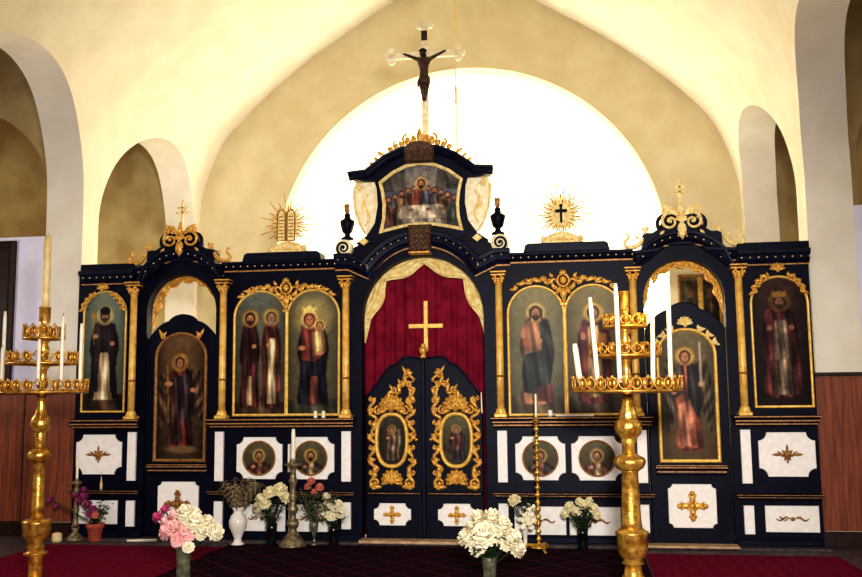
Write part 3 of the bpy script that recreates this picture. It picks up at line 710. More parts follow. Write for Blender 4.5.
# ledges and pedestals
for s in (-1, 1):
    for a, b in ((.68, 2.14), (2.89, 3.6)):
        x0, x1 = sorted((s*a, s*b))
        for nm, z, h, d in (('ledge', 1.09, .095, .115), ('lower_ledge', .425, .055, .07)):
            m = MB(); m.box(x0, x1, -d*.6, 0, z, z+h*.35, 0, .006); m.box(x0-.01, x1+.01, -d, 0, z+h*.3, z+h*.75, 0, .01); m.box(x0-.02, x1+.02, -d*1.15, 0, z+h*.75, z+h, 0, .008)
            o = m.build(nm, 'navy2', ICO)
            g = MB(); g.box(x0-.008, x1+.008, -d-.006, -d+.01, z+h*.42, z+h*.55); g.box(x0-.02, x1+.02, -d*1.15-.005, -d*1.15+.01, z+h*.82, z+h*.94)
            if nm == 'ledge': g.box(x0, x1, -d*.6-.005, -d*.6+.01, z+h*.1, z+h*.24)
            g.build('gilt_line', 'line' if nm == 'ledge' else 'golddark', o)
    for xc in (2.98, 2.055, .76):
        for z0, z1 in ((.57, 1.055), (.12, .375)):
            m = MB(); w = .045 if xc != .76 else .047; m.prism([(s*xc-w, z0), (s*xc+w, z0), (s*xc+w, z1), (s*xc-w, z1)], -.03, 0, 0, .005); m.build('post_panel', 'panel', ICO)

def orn_flower(g, x, z, r, y):
    g.ball((x, y-.012, z), (r*.42, .018, r*.36), 10)
    for k in range(7): a = 2*PI*k/7+PI/2; g.leaf(x, z, a, r*.75, r*.42, y, .015)
    for k in (-1, 1): g.leaf(x+k*r*.6, z, 0 if k > 0 else PI, r*1.05, r*.4, y, .014); g.leaf(x+k*r*.5, z, (0 if k > 0 else PI)+k*.6, r*.7, r*.22, y, .012)
    g.leaf(x, z+r*.4, PI/2, r*.7, r*.3, y, .012); g.leaf(x, z-r*.4, -PI/2, r*.6, r*.3, y, .012)
def orn_cross(g, x, z, r, y):
    for k in range(4):
        a = PI/2*k; ca, sa = math.cos(a), math.sin(a)
        g.leaf(x, z, a, r*.95, r*.5, y, .02); 
        for d in (-1, 1): g.leaf(x+ca*r*.55, z+sa*r*.55, a+d*.9, r*.38, r*.26, y, .016)
        g.ball((x+ca*r*.85, y-.006, z+sa*r*.85), (r*.19, .014, r*.19), 8)
    g.ball((x, y-.012, z), (r*.22, .02, r*.22), 10)
    for k in range(4): a = PI/4+PI/2*k; g.leaf(x, z, a, r*.5, r*.14, y, .01)
def orn_line(g, x, z, w, y):
    g.ball((x, y-.006, z), (w*.14, .014, w*.13), 8)
    for k in (-1, 1):
        g.scurve((x+k*w*.15, z), (x+k*w, z), .12*k, .008, y); g.leaf(x+k*w*.3, z, (0 if k > 0 else PI)+.6, w*.3, w*.12, y, .01); g.leaf(x+k*w*.6, z, (0 if k > 0 else PI)-.6, w*.3, w*.12, y, .01)
MED = []
for s in (-1, 1):
    x0, x1 = sorted((s*3.09, s*3.585)); 
    m = MB(); m.prism(notched(x0, x1, .63, 1.03, .075), -.02, 0, 0, .006); o = m.build('white_panel', 'panel', ICO)
    g = MB(); orn_flower(g, (x0+x1)/2, .83, .085, -.022); g.build('gilt_ornament', 'golddark', o)
    x0, x1 = sorted((s*3.12, s*3.585)); m = MB(); m.prism([(x0, .14), (x1, .14), (x1, .375), (x0, .375)], -.02, 0, 0, .006); o = m.build('white_panel', 'panel', ICO)
    g = MB(); orn_line(g, (x0+x1)/2, .26, .14, -.022); g.build('gilt_ornament', 'golddark', o)
    for c in (1.115, 1.64):
        xc = s*c; m = MB(); m.prism(notched(xc-.235, xc+.235, .59, 1.0, .07), -.02, 0, 0, .006); m.build('white_panel', 'panel', ICO); MED.append(xc)
    for a, b in ((.86, 1.34), (1.37, 1.84)):
        x0, x1 = sorted((s*a, s*b)); m = MB(); m.prism([(x0, .09), (x1, .09), (x1, .35), (x0, .35)], -.02, 0, 0, .006); o = m.build('white_panel', 'panel', ICO)
        g = MB(); orn_line(g, (x0+x1)/2, .22, .14, -.022); g.build('gilt_ornament', 'golddark', o)

# volutes, urns
for s in (-1, 1):
    x, z = s*.775, 2.855
    m = MB(); m.lathe([(.082, -.045), (.088, -.03), (.088, .03), (.082, .045)], (0, 0, 0), 28)
    m.v = [(x+a, -.03+c, z+b) for a, b, c in m.v]
    o = m.build('volute', 'cream', ICO)
    g = MB(); g.scroll(x, z, .07, 1.75, -PI/2, s, .012, -.078, n=40); g.build('volute_line', 'navy', o)
    u = MB(); zz = 2.945; u.lathe([(.06, 0), (.062, .02), (.03, .035), (.024, .06), (.05, .085), (.068, .16), (.072, .19), (.06, .2), (.035, .215), (.028, .24), (.03, .26), (.018, .27)], (s*.755, .01, zz), 20, flute=10, fl=.05); o = u.build('urn', 'navy', ICO)
    g = MB(); g.ball((s*.755, .01, zz+.30), (.026, .026, .036), 10)
    for k in range(3): g.leaf(s*.755, zz+.275, PI/2+(k-1)*.22, .105, .04, -.01, .02)
    g.build('gilt_finial', 'golddark', o)

# central arch cornice and pediment
RA = arc(0, 2.10, .76, .86*PI, .14*PI, 30, .84)
path = [(-.87, 2.69), (-.74, 2.69)]+[(a, b) for a, b in arc(0, 2.16, .66, .80*PI, .20*PI, 30, .74)]+[(.74, 2.69), (.87, 2.69)]
cornice(path, off_line=-.05, bead_off=.05, prof=[(a*1.15, y) for a, y in CORN], y0=-.01)
for s in (-1, 1):
    g = MB(); q = [(0, .042), (.05, 0), (0, -.042), (-.05, 0)]
    g.prism([(s*.56+a, 2.955+b-.05) for a, b in q][::-1], -.125, -.09, 0, .008); g.build('gilt_lozenge', 'goldpale', ICO)
# dark frame of the pediment
pin = [(.405, 3.005)]+[(.375, 3.14), (.37, 3.28), (.385, 3.40), (.41, 3.505)]
topa = arc(0, 3.36, .44, .11*PI, .89*PI, 20, .34)
botarc = [(-.405, 3.005), (-.3, 3.03), (-.15, 3.06), (0, 3.072), (.15, 3.06), (.3, 3.03), (.405, 3.005)]
inner_path = botarc+pin[1:]+[(.38, 3.53), (.28, 3.605), (.15, 3.665), (0, 3.69), (-.15, 3.665), (-.28, 3.605), (-.38, 3.53)]+sx(pin[1:], -1)[::-1]
sideo = [(.66, 2.90), (.55, 2.975), (.465, 3.10), (.435, 3.28), (.445, 3.45), (.47, 3.53), (.69, 3.55), (.69, 3.585), (.52, 3.60), (.45, 3.66), (.33, 3.745), (.18, 3.81), (0, 3.835)]
pedo = sideo+sx(sideo[:-1], -1)[::-1]+[(-.55, 2.93), (.55, 2.93)][:0]
po = holed(pedo, [inner_path], -.03, .1).build('pediment', 'navy', ICO)
g = MB(); g.sweep(inner_path, [(a, -.03+y) for a, y in ((-.012, 0), (-.012, -.022), (.006, -.03), (.02, -.015), (.02, 0))], True); g.build('gilt_moulding', 'goldpale', po)
m = MB(); tp = [(-.72, 3.56), (-.53, 3.575), (-.45, 3.635), (-.33, 3.72), (-.18, 3.785), (0, 3.81), (.18, 3.785), (.33, 3.72), (.45, 3.635), (.53, 3.575), (.72, 3.56)]
m.sweep(tp, [(a*.6, -.03+y) for a, y in CORN]); m.build('pediment_cornice', 'navy2', po)
g = MB()
for s in (-1, 1):
    pts = [(.45, 3.12), (.42, 3.28), (.43, 3.45), (.46, 3.53), (.60, 3.53), (.655, 3.515), (.68, 3.46), (.685, 3.36), (.665, 3.22), (.62, 3.10), (.575, 3.0), (.52, 2.98)]
    q = sx(pts, s); g = MB(); g.prism(q if s > 0 else q[::-1], .0, .07, 0, .01); o = g.build('side_wing', 'cream', po)
    g = MB(); ed = sx([(.60, 3.525), (.655, 3.515), (.685, 3.45), (.688, 3.36), (.668, 3.22), (.625, 3.10), (.575, 3.01)], s); g.tube([(a, -.005, b) for a, b in ed], .011, 6)
    g.scroll(s*.61, 3.475, .045, 1.2, PI/2, -s, .012, -.005); g.scurve((s*.54, 3.40), (s*.57, 3.08), .1*s, .013, -.005); g.leaf(s*.585, 3.33, -PI/2, .15, .05, -.005, .015); g.build('gilt_scroll', 'goldpale', o)
# carved brown keystones
def cartouche(z0, z1, w0, w1, dome):
    m = MB(); pts = [(-w0, z0), (w0, z0), (w1, z1)]+(arc(0, z1, w1, 0, PI, 12, dome)[1:-1] if dome else [])+[(-w1, z1)]
    m.prism(pts, -.15, -.01, 0, .02)
    for i in range(5):
        zz = z0+(z1-z0)*(i+.4)/5; k = w0+(w1-w0)*(i+.4)/5
        for j in range(5): m.ball((-k*.8+1.6*k*j/4, -.15, zz), (k*.17, .02, (z1-z0)*.09), 8)
    return m
o = cartouche(2.785, 3.05, .10, .115, 0).build('carved_keystone', 'carved', ICO)
o2 = cartouche(3.68, 3.80, .14, .15, .09).build('carved_keystone', 'carved', ICO)
g = MB(); g.box(-.105, .105, -.16, -.02, 2.765, 2.785, 0, .004); g.build('keystone_rim', 'gold', o)
g = MB()
for s in (-1, 1):
    g.scroll(s*.13, 3.93, .05, 1.2, PI/2, -s, .012, -.06); g.scroll(s*.24, 3.88, .035, 1.1, PI/2, -s, .010, -.06)
    for k in range(5): g.leaf(s*(.05+.055*k), 3.88-.014*k, PI/2-s*(.2+.25*k), .095-.008*k, .065, -.07, .025); g.ball((s*(.08+.055*k), -.07, 3.90-.016*k), .018, 6)
    g.leaf(s*.36, 3.77, PI/2-s*1., .09, .045, -.06, .015); g.leaf(s*.42, 3.72, PI/2-s*.8, .07, .04, -.06, .015); g.leaf(s*.47, 3.68, PI/2-s*.9, .06, .04, -.06, .015)
g.leaf(0, 3.88, PI/2, .16, .07, -.08, .025)
g.build('gilded_leaf_crest', 'gold', po)
MB().lathe([(.035, 3.82), (.035, 3.93), (.05, 3.95), (.05, 3.985)], (.045, .03, 0), 12).build('cross_socket', 'goldpale', po)

# crests over the icons (belong to the screen)
for s in (-1, 1):
    g = MB(); c = s*1.372
    g.tube([(c+.055*math.cos(a), -.045, 2.475+.06*math.sin(a)) for a in [2*PI*i/20 for i in range(20)]], .013, 6, closed=True); g.ball((c, -.045, 2.475), (.035, .025, .04), 10)
    g.shell(c, 2.53, .05, -.05, 5, .1*PI, .9*PI); g.leaf(c, 2.40, -PI/2, .12, .08, -.045, .025)
    boss = g
    for k in (-1, 1):
        g = MB()
        g.scurve((c+k*.06, 2.45), (c+k*.17, 2.50), .2*k, .013, -.04); g.shell(c+k*.19, 2.475, .05, -.04, 5, .1*PI, .9*PI, h=.015); g.leaf(c+k*.1, 2.50, PI/2-k*.5, .06, .04, -.045, .018)
        g.scroll(c+k*.13, 2.475, .03, 1.1, 0, k, .009, -.045); g.leaf(c+k*.23, 2.465, PI/2-k*1.2, .09, .035, -.04, .014); g.leaf(c+k*.30, 2.45, PI/2-k*1.5, .09, .03, -.04, .012); g.leaf(c+k*.03, 2.41, -PI/2+k*.5, .09, .05, -.045, .02)
        for i in range(6):
            a = PI/2+k*(.75-.28*i); ax = c+k*.27; x = ax+.275*math.cos(a)*1.0; z = 2.18+.285*math.sin(a); g.leaf(x, z, a-k*1.1, .085, .045, -.035, .02); g.leaf(x, z, a-k*.2, .05, .035, -.035, .016)
        g.build('gilded_spray', 'gold', ICO)
    g = boss
    g.tube([(c, -.03, 2.36), (c, -.03, 2.24)], .022, 8); g.box(c-.03, c+.03, -.055, 0, 2.235, 2.255)
    g.build('gilded_crest', 'gold', ICO)
    g = MB(); c = s*3.335
    g.shell(c, 2.505, .085, -.04, 7, .05*PI, .95*PI); g.build('gilded_shell', 'gold', ICO)
    for k in (-1, 1):
        g = MB()
        for i in range(4):
            a = PI/2-k*(.42+.25*i); x = c+.22*math.cos(a); z = 2.225+.25*math.sin(a); g.leaf(x, z, a-k*.9, .075, .045, -.03, .02); g.leaf(x, z, a+k*.3, .05, .035, -.03, .02); g.scroll(x, z, .022, 1., a, -k, .009, -.04)
        g.build('gilded_spray', 'gold', ICO)

# ------------------------------------------------------------------ icons
def arched_icon(label, fn, cx, hw, z0, zs, top, fw=1., extra=None, y=-.012):
    t = thing('arched_icon', label, 'icon', (cx, 0, z0))
    asp = 2*hw/(top-z0)
    painting('painting', fn(asp), cx-hw, cx+hw, z0, top, y, t, archkeep(cx, hw, z0, zs, top))
    m = MB(); m.sweep(archpath(cx, hw-.004, z0, zs, top-.004, 30), scale_prof(FR, fw*.78, -.004), True, 0, True); m.build('gilded_frame', 'goldbright', t)
    return t
arched_icon('arched icon of a black-robed bishop with white stole, at the far left end', icon_bishop, -3.315, .235, 1.26, 2.26, 2.50, .8)
arched_icon('arched icon of two standing saints in red robes side by side', icon_two, -1.645, .275, 1.215, 2.185, 2.455)
arched_icon('arched icon of crowned woman holding a child, in dark blue skirt', icon_madonna, -1.1, .27, 1.215, 2.185, 2.455)
arched_icon('arched icon of bearded man blessing, in dark blue-green mantle', icon_christ, 1.103, .27, 1.2, 2.16, 2.43)
arched_icon('arched icon of red-robed saint standing behind the right candles', icon_red_saint, 1.645, .268, 1.2, 2.16, 2.43)
arched_icon('arched very dark icon of a red-robed figure, at the far right end', icon_dark_king, 3.34, .255, 1.26, 2.20, 2.46, .9)
ML = {-1: ['round icon of a bearded saint under the two red-robed saints', 'round icon of bearded saint under the woman with child'], 1: ['round icon of saint behind the tall thin candlestick', 'round icon of dark-clad saint left of right candle stand']}
for i, xc in enumerate(sorted(MED)):
    lab = [ML[-1][0], ML[-1][1], ML[1][0], ML[1][1]][i]
    t = thing('round_icon', lab, 'icon', (xc, 0, .63)); painting('painting', icon_bust(1, i), xc-.165, xc+.165, .63, .96, -.026, t, ovalkeep(xc, .795, .163, .163))
    m = MB(); m.sweep(arc(xc, .795, .162, 0, 2*PI, 36)[:-1], scale_prof(FR, .55, -.018), True, 0, True); m.build('gilded_frame', 'golddark', t)
t = thing('pediment_icon', 'wide curved icon of figures gathered round a white table, above the centre arch', 'icon', (0, 0, 3.0))
_c = icon_supper(.84/.69)
def pedkeep(X, Z):
    ip = np.array(inner_path); mmm = np.zeros_like(X, bool)
    for i in range(len(ip)):
        (x0, y0), (x1, y1) = ip[i-1], ip[i]
        if y0 == y1: continue
        mmm ^= ((y0 > Z) != (y1 > Z)) & (X < (x1-x0)*(Z-y0)/(y1-y0)+x0)
    return mmm
painting('painting', _c, -.42, .42, 3.0, 3.69, .0, t, pedkeep)

# ------------------------------------------------------------------ side doors
def deacon_door(s, label, fn, icon_lab, top, hw, crest):
    c = s*2.49
    t = thing('side_door', label, 'door', (c, .02, 0))
    q = [(c-.365, .02), (c+.365, .02), (c+.365, 1.99), (c+.345, 2.03), (c+.30, 2.08), (c+.25, 2.13), (c+.20, 2.16)]+arc(c, 2.12, .17, .15*PI, .85*PI, 12, .125)+[(c-.20, 2.16), (c-.25, 2.13), (c-.30, 2.08), (c-.345, 2.03), (c-.365, 1.99)]
    MB().prism(q, .03, .075, 0, .01).build('leaf', 'navy', t)
    z0 = .768
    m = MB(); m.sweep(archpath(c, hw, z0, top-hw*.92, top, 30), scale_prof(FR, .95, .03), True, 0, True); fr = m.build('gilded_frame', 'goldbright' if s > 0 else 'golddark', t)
    painting('painting', fn(2*hw/(top-z0)), c-hw, c+hw, z0, top, .022, t, archkeep(c, hw, z0, top-hw*.92, top))
    m = MB(); m.box(c-.32, c+.32, -.045, .03, .70, .735, 0, .008); m.box(c-.31, c+.31, -.03, .03, .645, .70, 0, .008); l = m.build('ledge', 'navy2', t)
    g = MB(); g.box(c-.32, c+.32, -.05, -.03, .707, .717); g.box(c-.31, c+.31, -.035, -.015, .668, .68); g.box(c-.315, c+.315, -.049, -.04, .727, .735); g.build('gilt_line', 'line', l)
    hw2 = .215; zb = .125 if s < 0 else .165
    m = MB(); m.prism(notched(c-hw2, c+hw2, zb, .56, .04), .005, .03, 0, .006); p = m.build('white_panel', 'panel', t)
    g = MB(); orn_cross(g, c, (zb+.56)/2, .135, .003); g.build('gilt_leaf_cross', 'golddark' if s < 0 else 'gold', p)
    g = MB()
    if crest:
        g.shell(c, top+.035, .09, .01, 7, .05*PI, .95*PI)
        for k in (-1, 1):
            for i in range(3): a = PI/2-k*(.45+.32*i); x = c+hw*1.08*math.cos(a); z = top-hw*.92+hw*1.0*math.sin(a); g.scroll(x, z, .026, 1.1, a, -k, .01, .005); g.leaf(x, z, a-k*1.0, .07, .04, .01, .018); g.leaf(x, z, a+k*.6, .05, .035, .01, .016)
    else:
        for k in (-1, 1):
            x = c+k*.2; z = top-.03; g.scroll(x, z, .03, 1.2, PI/2, k, .01, .005); g.leaf(x, z, PI/2-k*.5, .09, .04, .01, .018); g.leaf(x, z, PI/2+k*.7, .07, .035, .01, .018)
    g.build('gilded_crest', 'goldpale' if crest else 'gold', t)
    return t
deacon_door(-1, 'dark side door at the left with a dim red-robed icon and leaf cross panel', icon_angel_dark, '', 2.045, .265, False)
deacon_door(1, 'dark side door at the right with bright red-robed winged icon', icon_archangel, '', 1.985, .262, True)
# gilt scalloped valances and brown drape in the side doorways
def valance(name, label, cx, hw, zs, rise, nsw, t0, t1, z_tail, mat, y, tag_cat='valance'):
    mb = MB(); N = nsw*12; vo = []; vi = []
    a0 = math.asin(max(-1, min(1, 0)))
    for i in range(N+1):
        u = i/N; a = PI-PI*u; sw = abs(math.sin(PI*nsw*u)); t_ = t0+(t1-t0)*sw
        vo.append((cx+hw*math.cos(a), zs+rise*math.sin(a))); vi.append((cx+(hw-t_)*math.cos(a), zs+(rise-t_)*math.sin(a)))
    K = 16; vs = []; fs = []; sw_ = lambda i: abs(math.sin(PI*nsw*i/N))
    for i in range(N+1):
        for k in range(K+1):
            w = k/K; x = vo[i][0]*(1-w)+vi[i][0]*w; z = vo[i][1]*(1-w)+vi[i][1]*w
            vs.append((x, y+.012*math.sin(w*PI*7+2.2*math.cos(2*PI*nsw*i/N))*(.3+.7*sw_(i))-.02*math.sin(PI*w), z))
    for i in range(N):
        for k in range(K): fs.append((i*(K+1)+k, i*(K+1)+k+1, (i+1)*(K+1)+k+1, (i+1)*(K+1)+k))
    mb.add(vs, fs, 0, True)
    for s in (-1, 1):      # hanging tails
        pts = [(cx+s*hw, zs), (cx+s*(hw-t0*.9), zs), (cx+s*(hw-t0*.35), z_tail+.05), (cx+s*(hw-.004), z_tail)]; rows = 8; vs = []; fs = []
        for i in range(rows+1):
            w = i/rows; z = zs+(z_tail-zs)*w; wd = t0*(1-w*.8)
            for k in range(5): vs.append((cx+s*(hw-wd*k/4), y-.012*math.sin(k*2.2+w*3), z))
        for i in range(rows):
            for k in range(4): fs.append((i*5+k, i*5+k+1, i*5+k+6, i*5+k+5))
        mb.add(vs, fs, 0, True)
    for k in range(1, nsw): u = k/nsw; a = PI-PI*u; mb.ball((cx+(hw-t0*.8)*math.cos(a), y-.02, zs+(rise-t0*.8)*math.sin(a)), .018, 8)
    o = mb.build(name, mat, None, (cx, y, zs)); return tag(o, label, tag_cat)
valance('valance', 'gold cloth valance draped in swags under the centre arch above the red curtain', 0,   .62, 2.155, .62, 4, .075, .165, 1.92, 'goldcloth', .16)
valance('valance', 'gold scalloped valance in the left side doorway', -2.49, .39, 2.275, .39, 7, .06, .09, 2.12, 'gold', .17)
valance('valance', 'gold scalloped valance in the right side doorway', 2.49, .39, 2.275, .39, 7, .06, .09, 2.14, 'gold', .17)
m = MB(); vs = []; fs = []
for i in range(13):
    for k in range(5): vs.append((-2.20+.085*i/12, .26+.012*math.sin(i*1.6), 1.75+.55*k/4))
for i in range(12):
    for k in range(4): fs.append((i*5+k, i*5+k+1, i*5+k+6, i*5+k+5))
tag(m.add(vs, fs, 0, True).build('drape', 'drape', None, (-2.16, .26, 2.3)), 'narrow brown drape hanging at the right edge of the left side doorway', 'curtain')

# ------------------------------------------------------------------ curtain behind the royal doors
ct = thing('curtain', 'crimson curtain hanging in the centre arch with a gold cross', 'curtain', (0, .26, .03))
vs = []; fs = []; NX, NZ = 110, 14
for i in range(NX+1):
    for k in range(NZ+1):
        u = i/NX; w = k/NZ; vs.append((-.68+1.36*u, .26+.022*math.sin(u*PI*26+.5*math.sin(w*3))*(1-.5*w)+.01*math.sin(u*PI*9), .03+2.78*w))
for i in range(NX):
    for k in range(NZ): fs.append((i*(NZ+1)+k, (i+1)*(NZ+1)+k, (i+1)*(NZ+1)+k+1, i*(NZ+1)+k+1))
MB().add(vs, fs, 0, True).build('cloth', 'curtain', ct)
m = MB(); m.box(-.022, .022, .205, .225, 1.83, 2.335, 0, .005); m.box(-.175, .175, .204, .226, 2.06, 2.105, 0, .005); m.build('gold_cross', 'goldbright', ct)

# ------------------------------------------------------------------ royal doors
def royal_leaf(s, label):
    t = thing('royal_door', label, 'door', (s*.57, .04, .02))
    a = s*.012; 
    prof = [(.012, .02), (.575, .02), (.575, 1.385), (.53, 1.42), (.50, 1.47), (.45, 1.52), (.42, 1.58), (.37, 1.63), (.33, 1.68), (.26, 1.70), (.22, 1.75), (.14, 1.77), (.07, 1.755), (.012, 1.765)]
    q = sx(prof, s); MB().prism(q if s > 0 else q[::-1], .03, .075, 0, .012).build('leaf', 'navy', t)
    e = MB(); e.tube([(x, .03, z) for x, z in sx(prof[2:], s)], .011, 6); e.build('edge_moulding', 'navy2', t)
    cx, cz = s*.315, .965
    # carved gilding
    g = MB(); y = .015
    g.shell(cx, 1.265, .15, y, 9, -.05*PI, 1.05*PI, h=.035); g.shell(cx, 1.275, .08, y-.02, 7, .05*PI, .95*PI, h=.03)
    for k in (-1, 1):
        g.scroll(cx+k*.13, 1.25, .045, 1.3, PI/2, -k, .014, y); g.leaf(cx+k*.05, 1.26, -PI/2+k*1.2, .12, .05, y, .025)
    g.shell(cx, .565, .125, y, 9, -.12*PI, 1.12*PI, h=.035); g.shell(cx, .56, .065, y-.02, 7, 0, PI, h=.03)
    for k in (-1, 1):
        X = cx+k*.195
        for i, zz in enumerate((.60, .72, .84, .96, 1.08, 1.20, 1.31)):
            w = .012*math.sin(i*1.9); g.scurve((X-k*.02+w, zz-.07), (X+w, zz+.07), .22*(1 if i % 2 else -1)*k, .017, y); g.leaf(X, zz, PI/2+k*(-.6 if i % 2 else .5), .085, .045, y, .025)
            g.scroll(X+k*.008, zz+.05, .024, 1.15, PI/2, k if i % 2 else -k, .010, y)
            if i < 6: g.ball((X-k*.025, y-.005, zz+.06), .014, 6)
        g.scroll(cx+k*.165, .555, .055, 1.5, -PI/2, k, .016, y); g.leaf(cx+k*.1, .52, 0 if k > 0 else PI, .13, .05, y, .025); g.leaf(cx+k*.16, .64, PI/2-k*.2, .1, .05, y, .02)
    # rising openwork spray towards the meeting stile
    pts = [(.40, 1.33), (.28, 1.42), (.20, 1.50), (.155, 1.58), (.13, 1.645)]
    for (a0, b0), (a1, b1) in zip(pts, pts[1:]): g.scurve((s*a0, b0), (s*a1, b1), .25*s, .018, y)
    for a0, b0, r in ((.30, 1.44, .035), (.22, 1.50, .032), (.165, 1.60, .045), (.15, 1.50, .03), (.12, 1.42, .03)): g.scroll(s*a0, b0, r, 1.3, PI/2, s, .012, y); g.leaf(s*a0, b0, PI/2-s*.5, r*2.2, .035, y, .02)
    pts = [(.115, 1.32), (.105, 1.42), (.12, 1.52), (.105, 1.62)]
    for (a0, b0), (a1, b1) in zip(pts, pts[1:]): g.scurve((s*a0, b0), (s*a1, b1), .25*s, .014, y)
    g.build('gilded_carving', 'gold', t)
    m = MB(); oval = [(cx+.145*math.copysign(abs(math.cos(a_))**.8, math.cos(a_)), cz+.245*math.copysign(abs(math.sin(a_))**.8, math.sin(a_))) for a_ in [2*PI*i/40 for i in range(40)]]
    m.sweep(oval, [(b, .03+y_) for b, y_ in ((-.022, 0), (-.024, -.025), (-.012, -.042), (.0, -.04), (.012, -.028), (.015, 0))], True, 0, True); m.build('oval_frame', 'goldbright', t)
    painting('oval_painting', icon_oval(.29/.49, 1 if s > 0 else 0), cx-.145, cx+.145, cz-.245, cz+.245, .022, t, ovalkeep(cx, cz, .145, .245, 2.5))
    m = MB(); x0, x1 = sorted((s*.02, s*.565)); m.box(x0, x1, .005, .03, .445, .475, 0, .008); l = m.build('rail', 'navy2', t)
    g = MB(); g.box(x0+.02, x1-.02, .0, .008, .455, .464); g.build('gilt_line', 'golddark', l)
    xa, xb = sorted((s*.13, s*.495)); m = MB(); m.prism(notched(xa, xb, .155, .365, .055), .012, .03, 0, .006); p = m.build('white_panel', 'panel', t)
    g = MB(); orn_cross(g, (xa+xb)/2, .26, .085, .01); g.build('gilt_leaf_cross', 'gold', p)
    k = MB(); k.ball((s*.07, .005, .97), .018, 8); k.tube([(s*.07, .03, .97), (s*.07, .005, .97)], .008, 6); k.build('knob', 'brass', t)
    if s < 0:
        f = MB(); f.box(-.02, .02, .0, .045, .02, 1.755, 0, .008); f.build('meeting_stile', 'navy2', t)
        f = MB(); f.lathe([(.028, 1.755), (.034, 1.77), (.02, 1.785), (.03, 1.80), (.042, 1.83), (.036, 1.855), (.02, 1.87), (.026, 1.885), (.01, 1.90)], (0, .03, 0), 14); f.build('finial', 'gold', t)
royal_leaf(-1, 'left leaf of the carved central double doors, with the finial')
royal_leaf(1, 'right leaf of the carved central double doors')

# ------------------------------------------------------------------ crucifix
cr = thing('crucifix', 'pale trefoil-ended cross with dark crucified figure on top of the screen', 'crucifix', (.045, .03, 3.985))
X0 = .045
m = MB(); m.box(X0-.032, X0+.032, .01, .05, 3.985, 5.13, 0, .006); m.box(X0-.35, X0+.35, .009, .051, 4.795, 4.86, 0, .006)
for cx, cz, dx, dz in ((X0, 5.14, 0, 1), (X0-.34, 4.83, -1, 0), (X0+.34, 4.83, 1, 0)):
    for k in (-1, 0, 1):
        px, pz = cx+dx*.035*(1 if k == 0 else 0)+dz*k*.048, cz+dz*.035*(1 if k == 0 else 0)+dx*k*.048
        mm = MB(); mm.lathe([(.038, -.019), (.042, -.012), (.042, .012), (.038, .019)], (0, 0, 0), 16); m.add([(px+a, .03+c_, pz+b) for a, b, c_ in mm.v], mm.f, 0, False)
        m.v[-64:] = [(p[0], .03+(p[1]-.03)*(1.0+.16*(k+1)), p[2]) for p in m.v[-64:]]
    m.ball((cx, .008, cz), (.03, .02, .03), 10)
m.build('cross', 'cream', cr)
MB().box(X0-.03, X0+.03, -.004, .012, 4.97, 5.07, 0, .004).build('title_board', 'bronze', cr)
def skinned(name, joints, edges, mat, parent, sub=2):
    me = bpy.data.meshes.new(name); me.from_pydata([j[0] for j in joints], edges, []); o = bpy.data.objects.new(name, me); COL.objects.link(o)
    o.modifiers.new('s', 'SKIN'); sm = o.modifiers.new('u', 'SUBSURF'); sm.levels = sub; sm.render_levels = sub
    me2 = o.data
    if not me2.skin_vertices:
        bpy.context.view_layer.objects.active = o; 
    for i, j in enumerate(joints):
        r = j[1]; me2.skin_vertices[0].data[i].radius = r if hasattr(r, '__len__') else (r, r)
    me2.skin_vertices[0].data[0].use_root = True
    dg = bpy.context.evaluated_depsgraph_get(); dg.update()
    nm = bpy.data.meshes.new_from_object(o.evaluated_get(dg)); bpy.data.objects.remove(o)
    nm.materials.clear(); nm.materials.append(M[mat])
    for p in nm.polygons: p.use_smooth = True
    ob = bpy.data.objects.new(name, nm); COL.objects.link(ob); ob.parent = parent; ob.location = -wloc(parent); return ob
zc = 4.83
J = [((X0+.004, -.02, 4.565), .044), ((X0, -.022, 4.63), .040), ((X0-.003, -.024, 4.70), .054), ((X0, -.022, 4.755), .044), ((X0+.002, -.03, 4.785), .020), ((X0-.008, -.042, 4.815), (.032, .036)), ((X0-.009, -.044, 4.848), .030),
     ((X0-.06, -.01, 4.765), .022), ((X0-.13, -.002, 4.80), .017), ((X0-.20, .004, 4.835), .013), ((X0-.222, .004, 4.843), .007),
     ((X0+.06, -.01, 4.765), .022), ((X0+.13, -.002, 4.805), .017), ((X0+.20, .004, 4.842), .013), ((X0+.222, .004, 4.85), .007),
     ((X0-.02, -.022, 4.50), .036), ((X0-.012, -.04, 4.435), .028), ((X0-.006, -.022, 4.36), .020), ((X0-.004, -.03, 4.325), .014),
     ((X0+.024, -.022, 4.50), .036), ((X0+.016, -.042, 4.43), .028), ((X0+.006, -.024, 4.36), .020), ((X0+.004, -.034, 4.32), .014)]
E_ = [(0, 1), (1, 2), (2, 3), (3, 4), (4, 5), (5, 6), (3, 7), (7, 8), (8, 9), (9, 10), (3, 11), (11, 12), (12, 13), (13, 14), (0, 15), (15, 16), (16, 17), (17, 18), (0, 19), (19, 20), (20, 21), (21, 22)]
fig = skinned('figure', J, E_, 'bronze', cr)
m = MB(); m.lathe([(.050, -.06), (.056, -.03), (.050, .02), (.040, .035)], (X0+.002, -.022, 4.555), 14, flute=7, fl=.1); m.leaf(X0-.04, 4.57, -PI/2-.2, .12, .04, -.04, .015); m.build('loincloth', 'bronze', fig)
m = MB(); m.lathe([(.030, -.012), (.036, -.006), (.034, .008), (.02, .020)], (X0-.009, -.038, 4.845), 12, flute=6, fl=.12); m.build('hair', 'wick', fig)

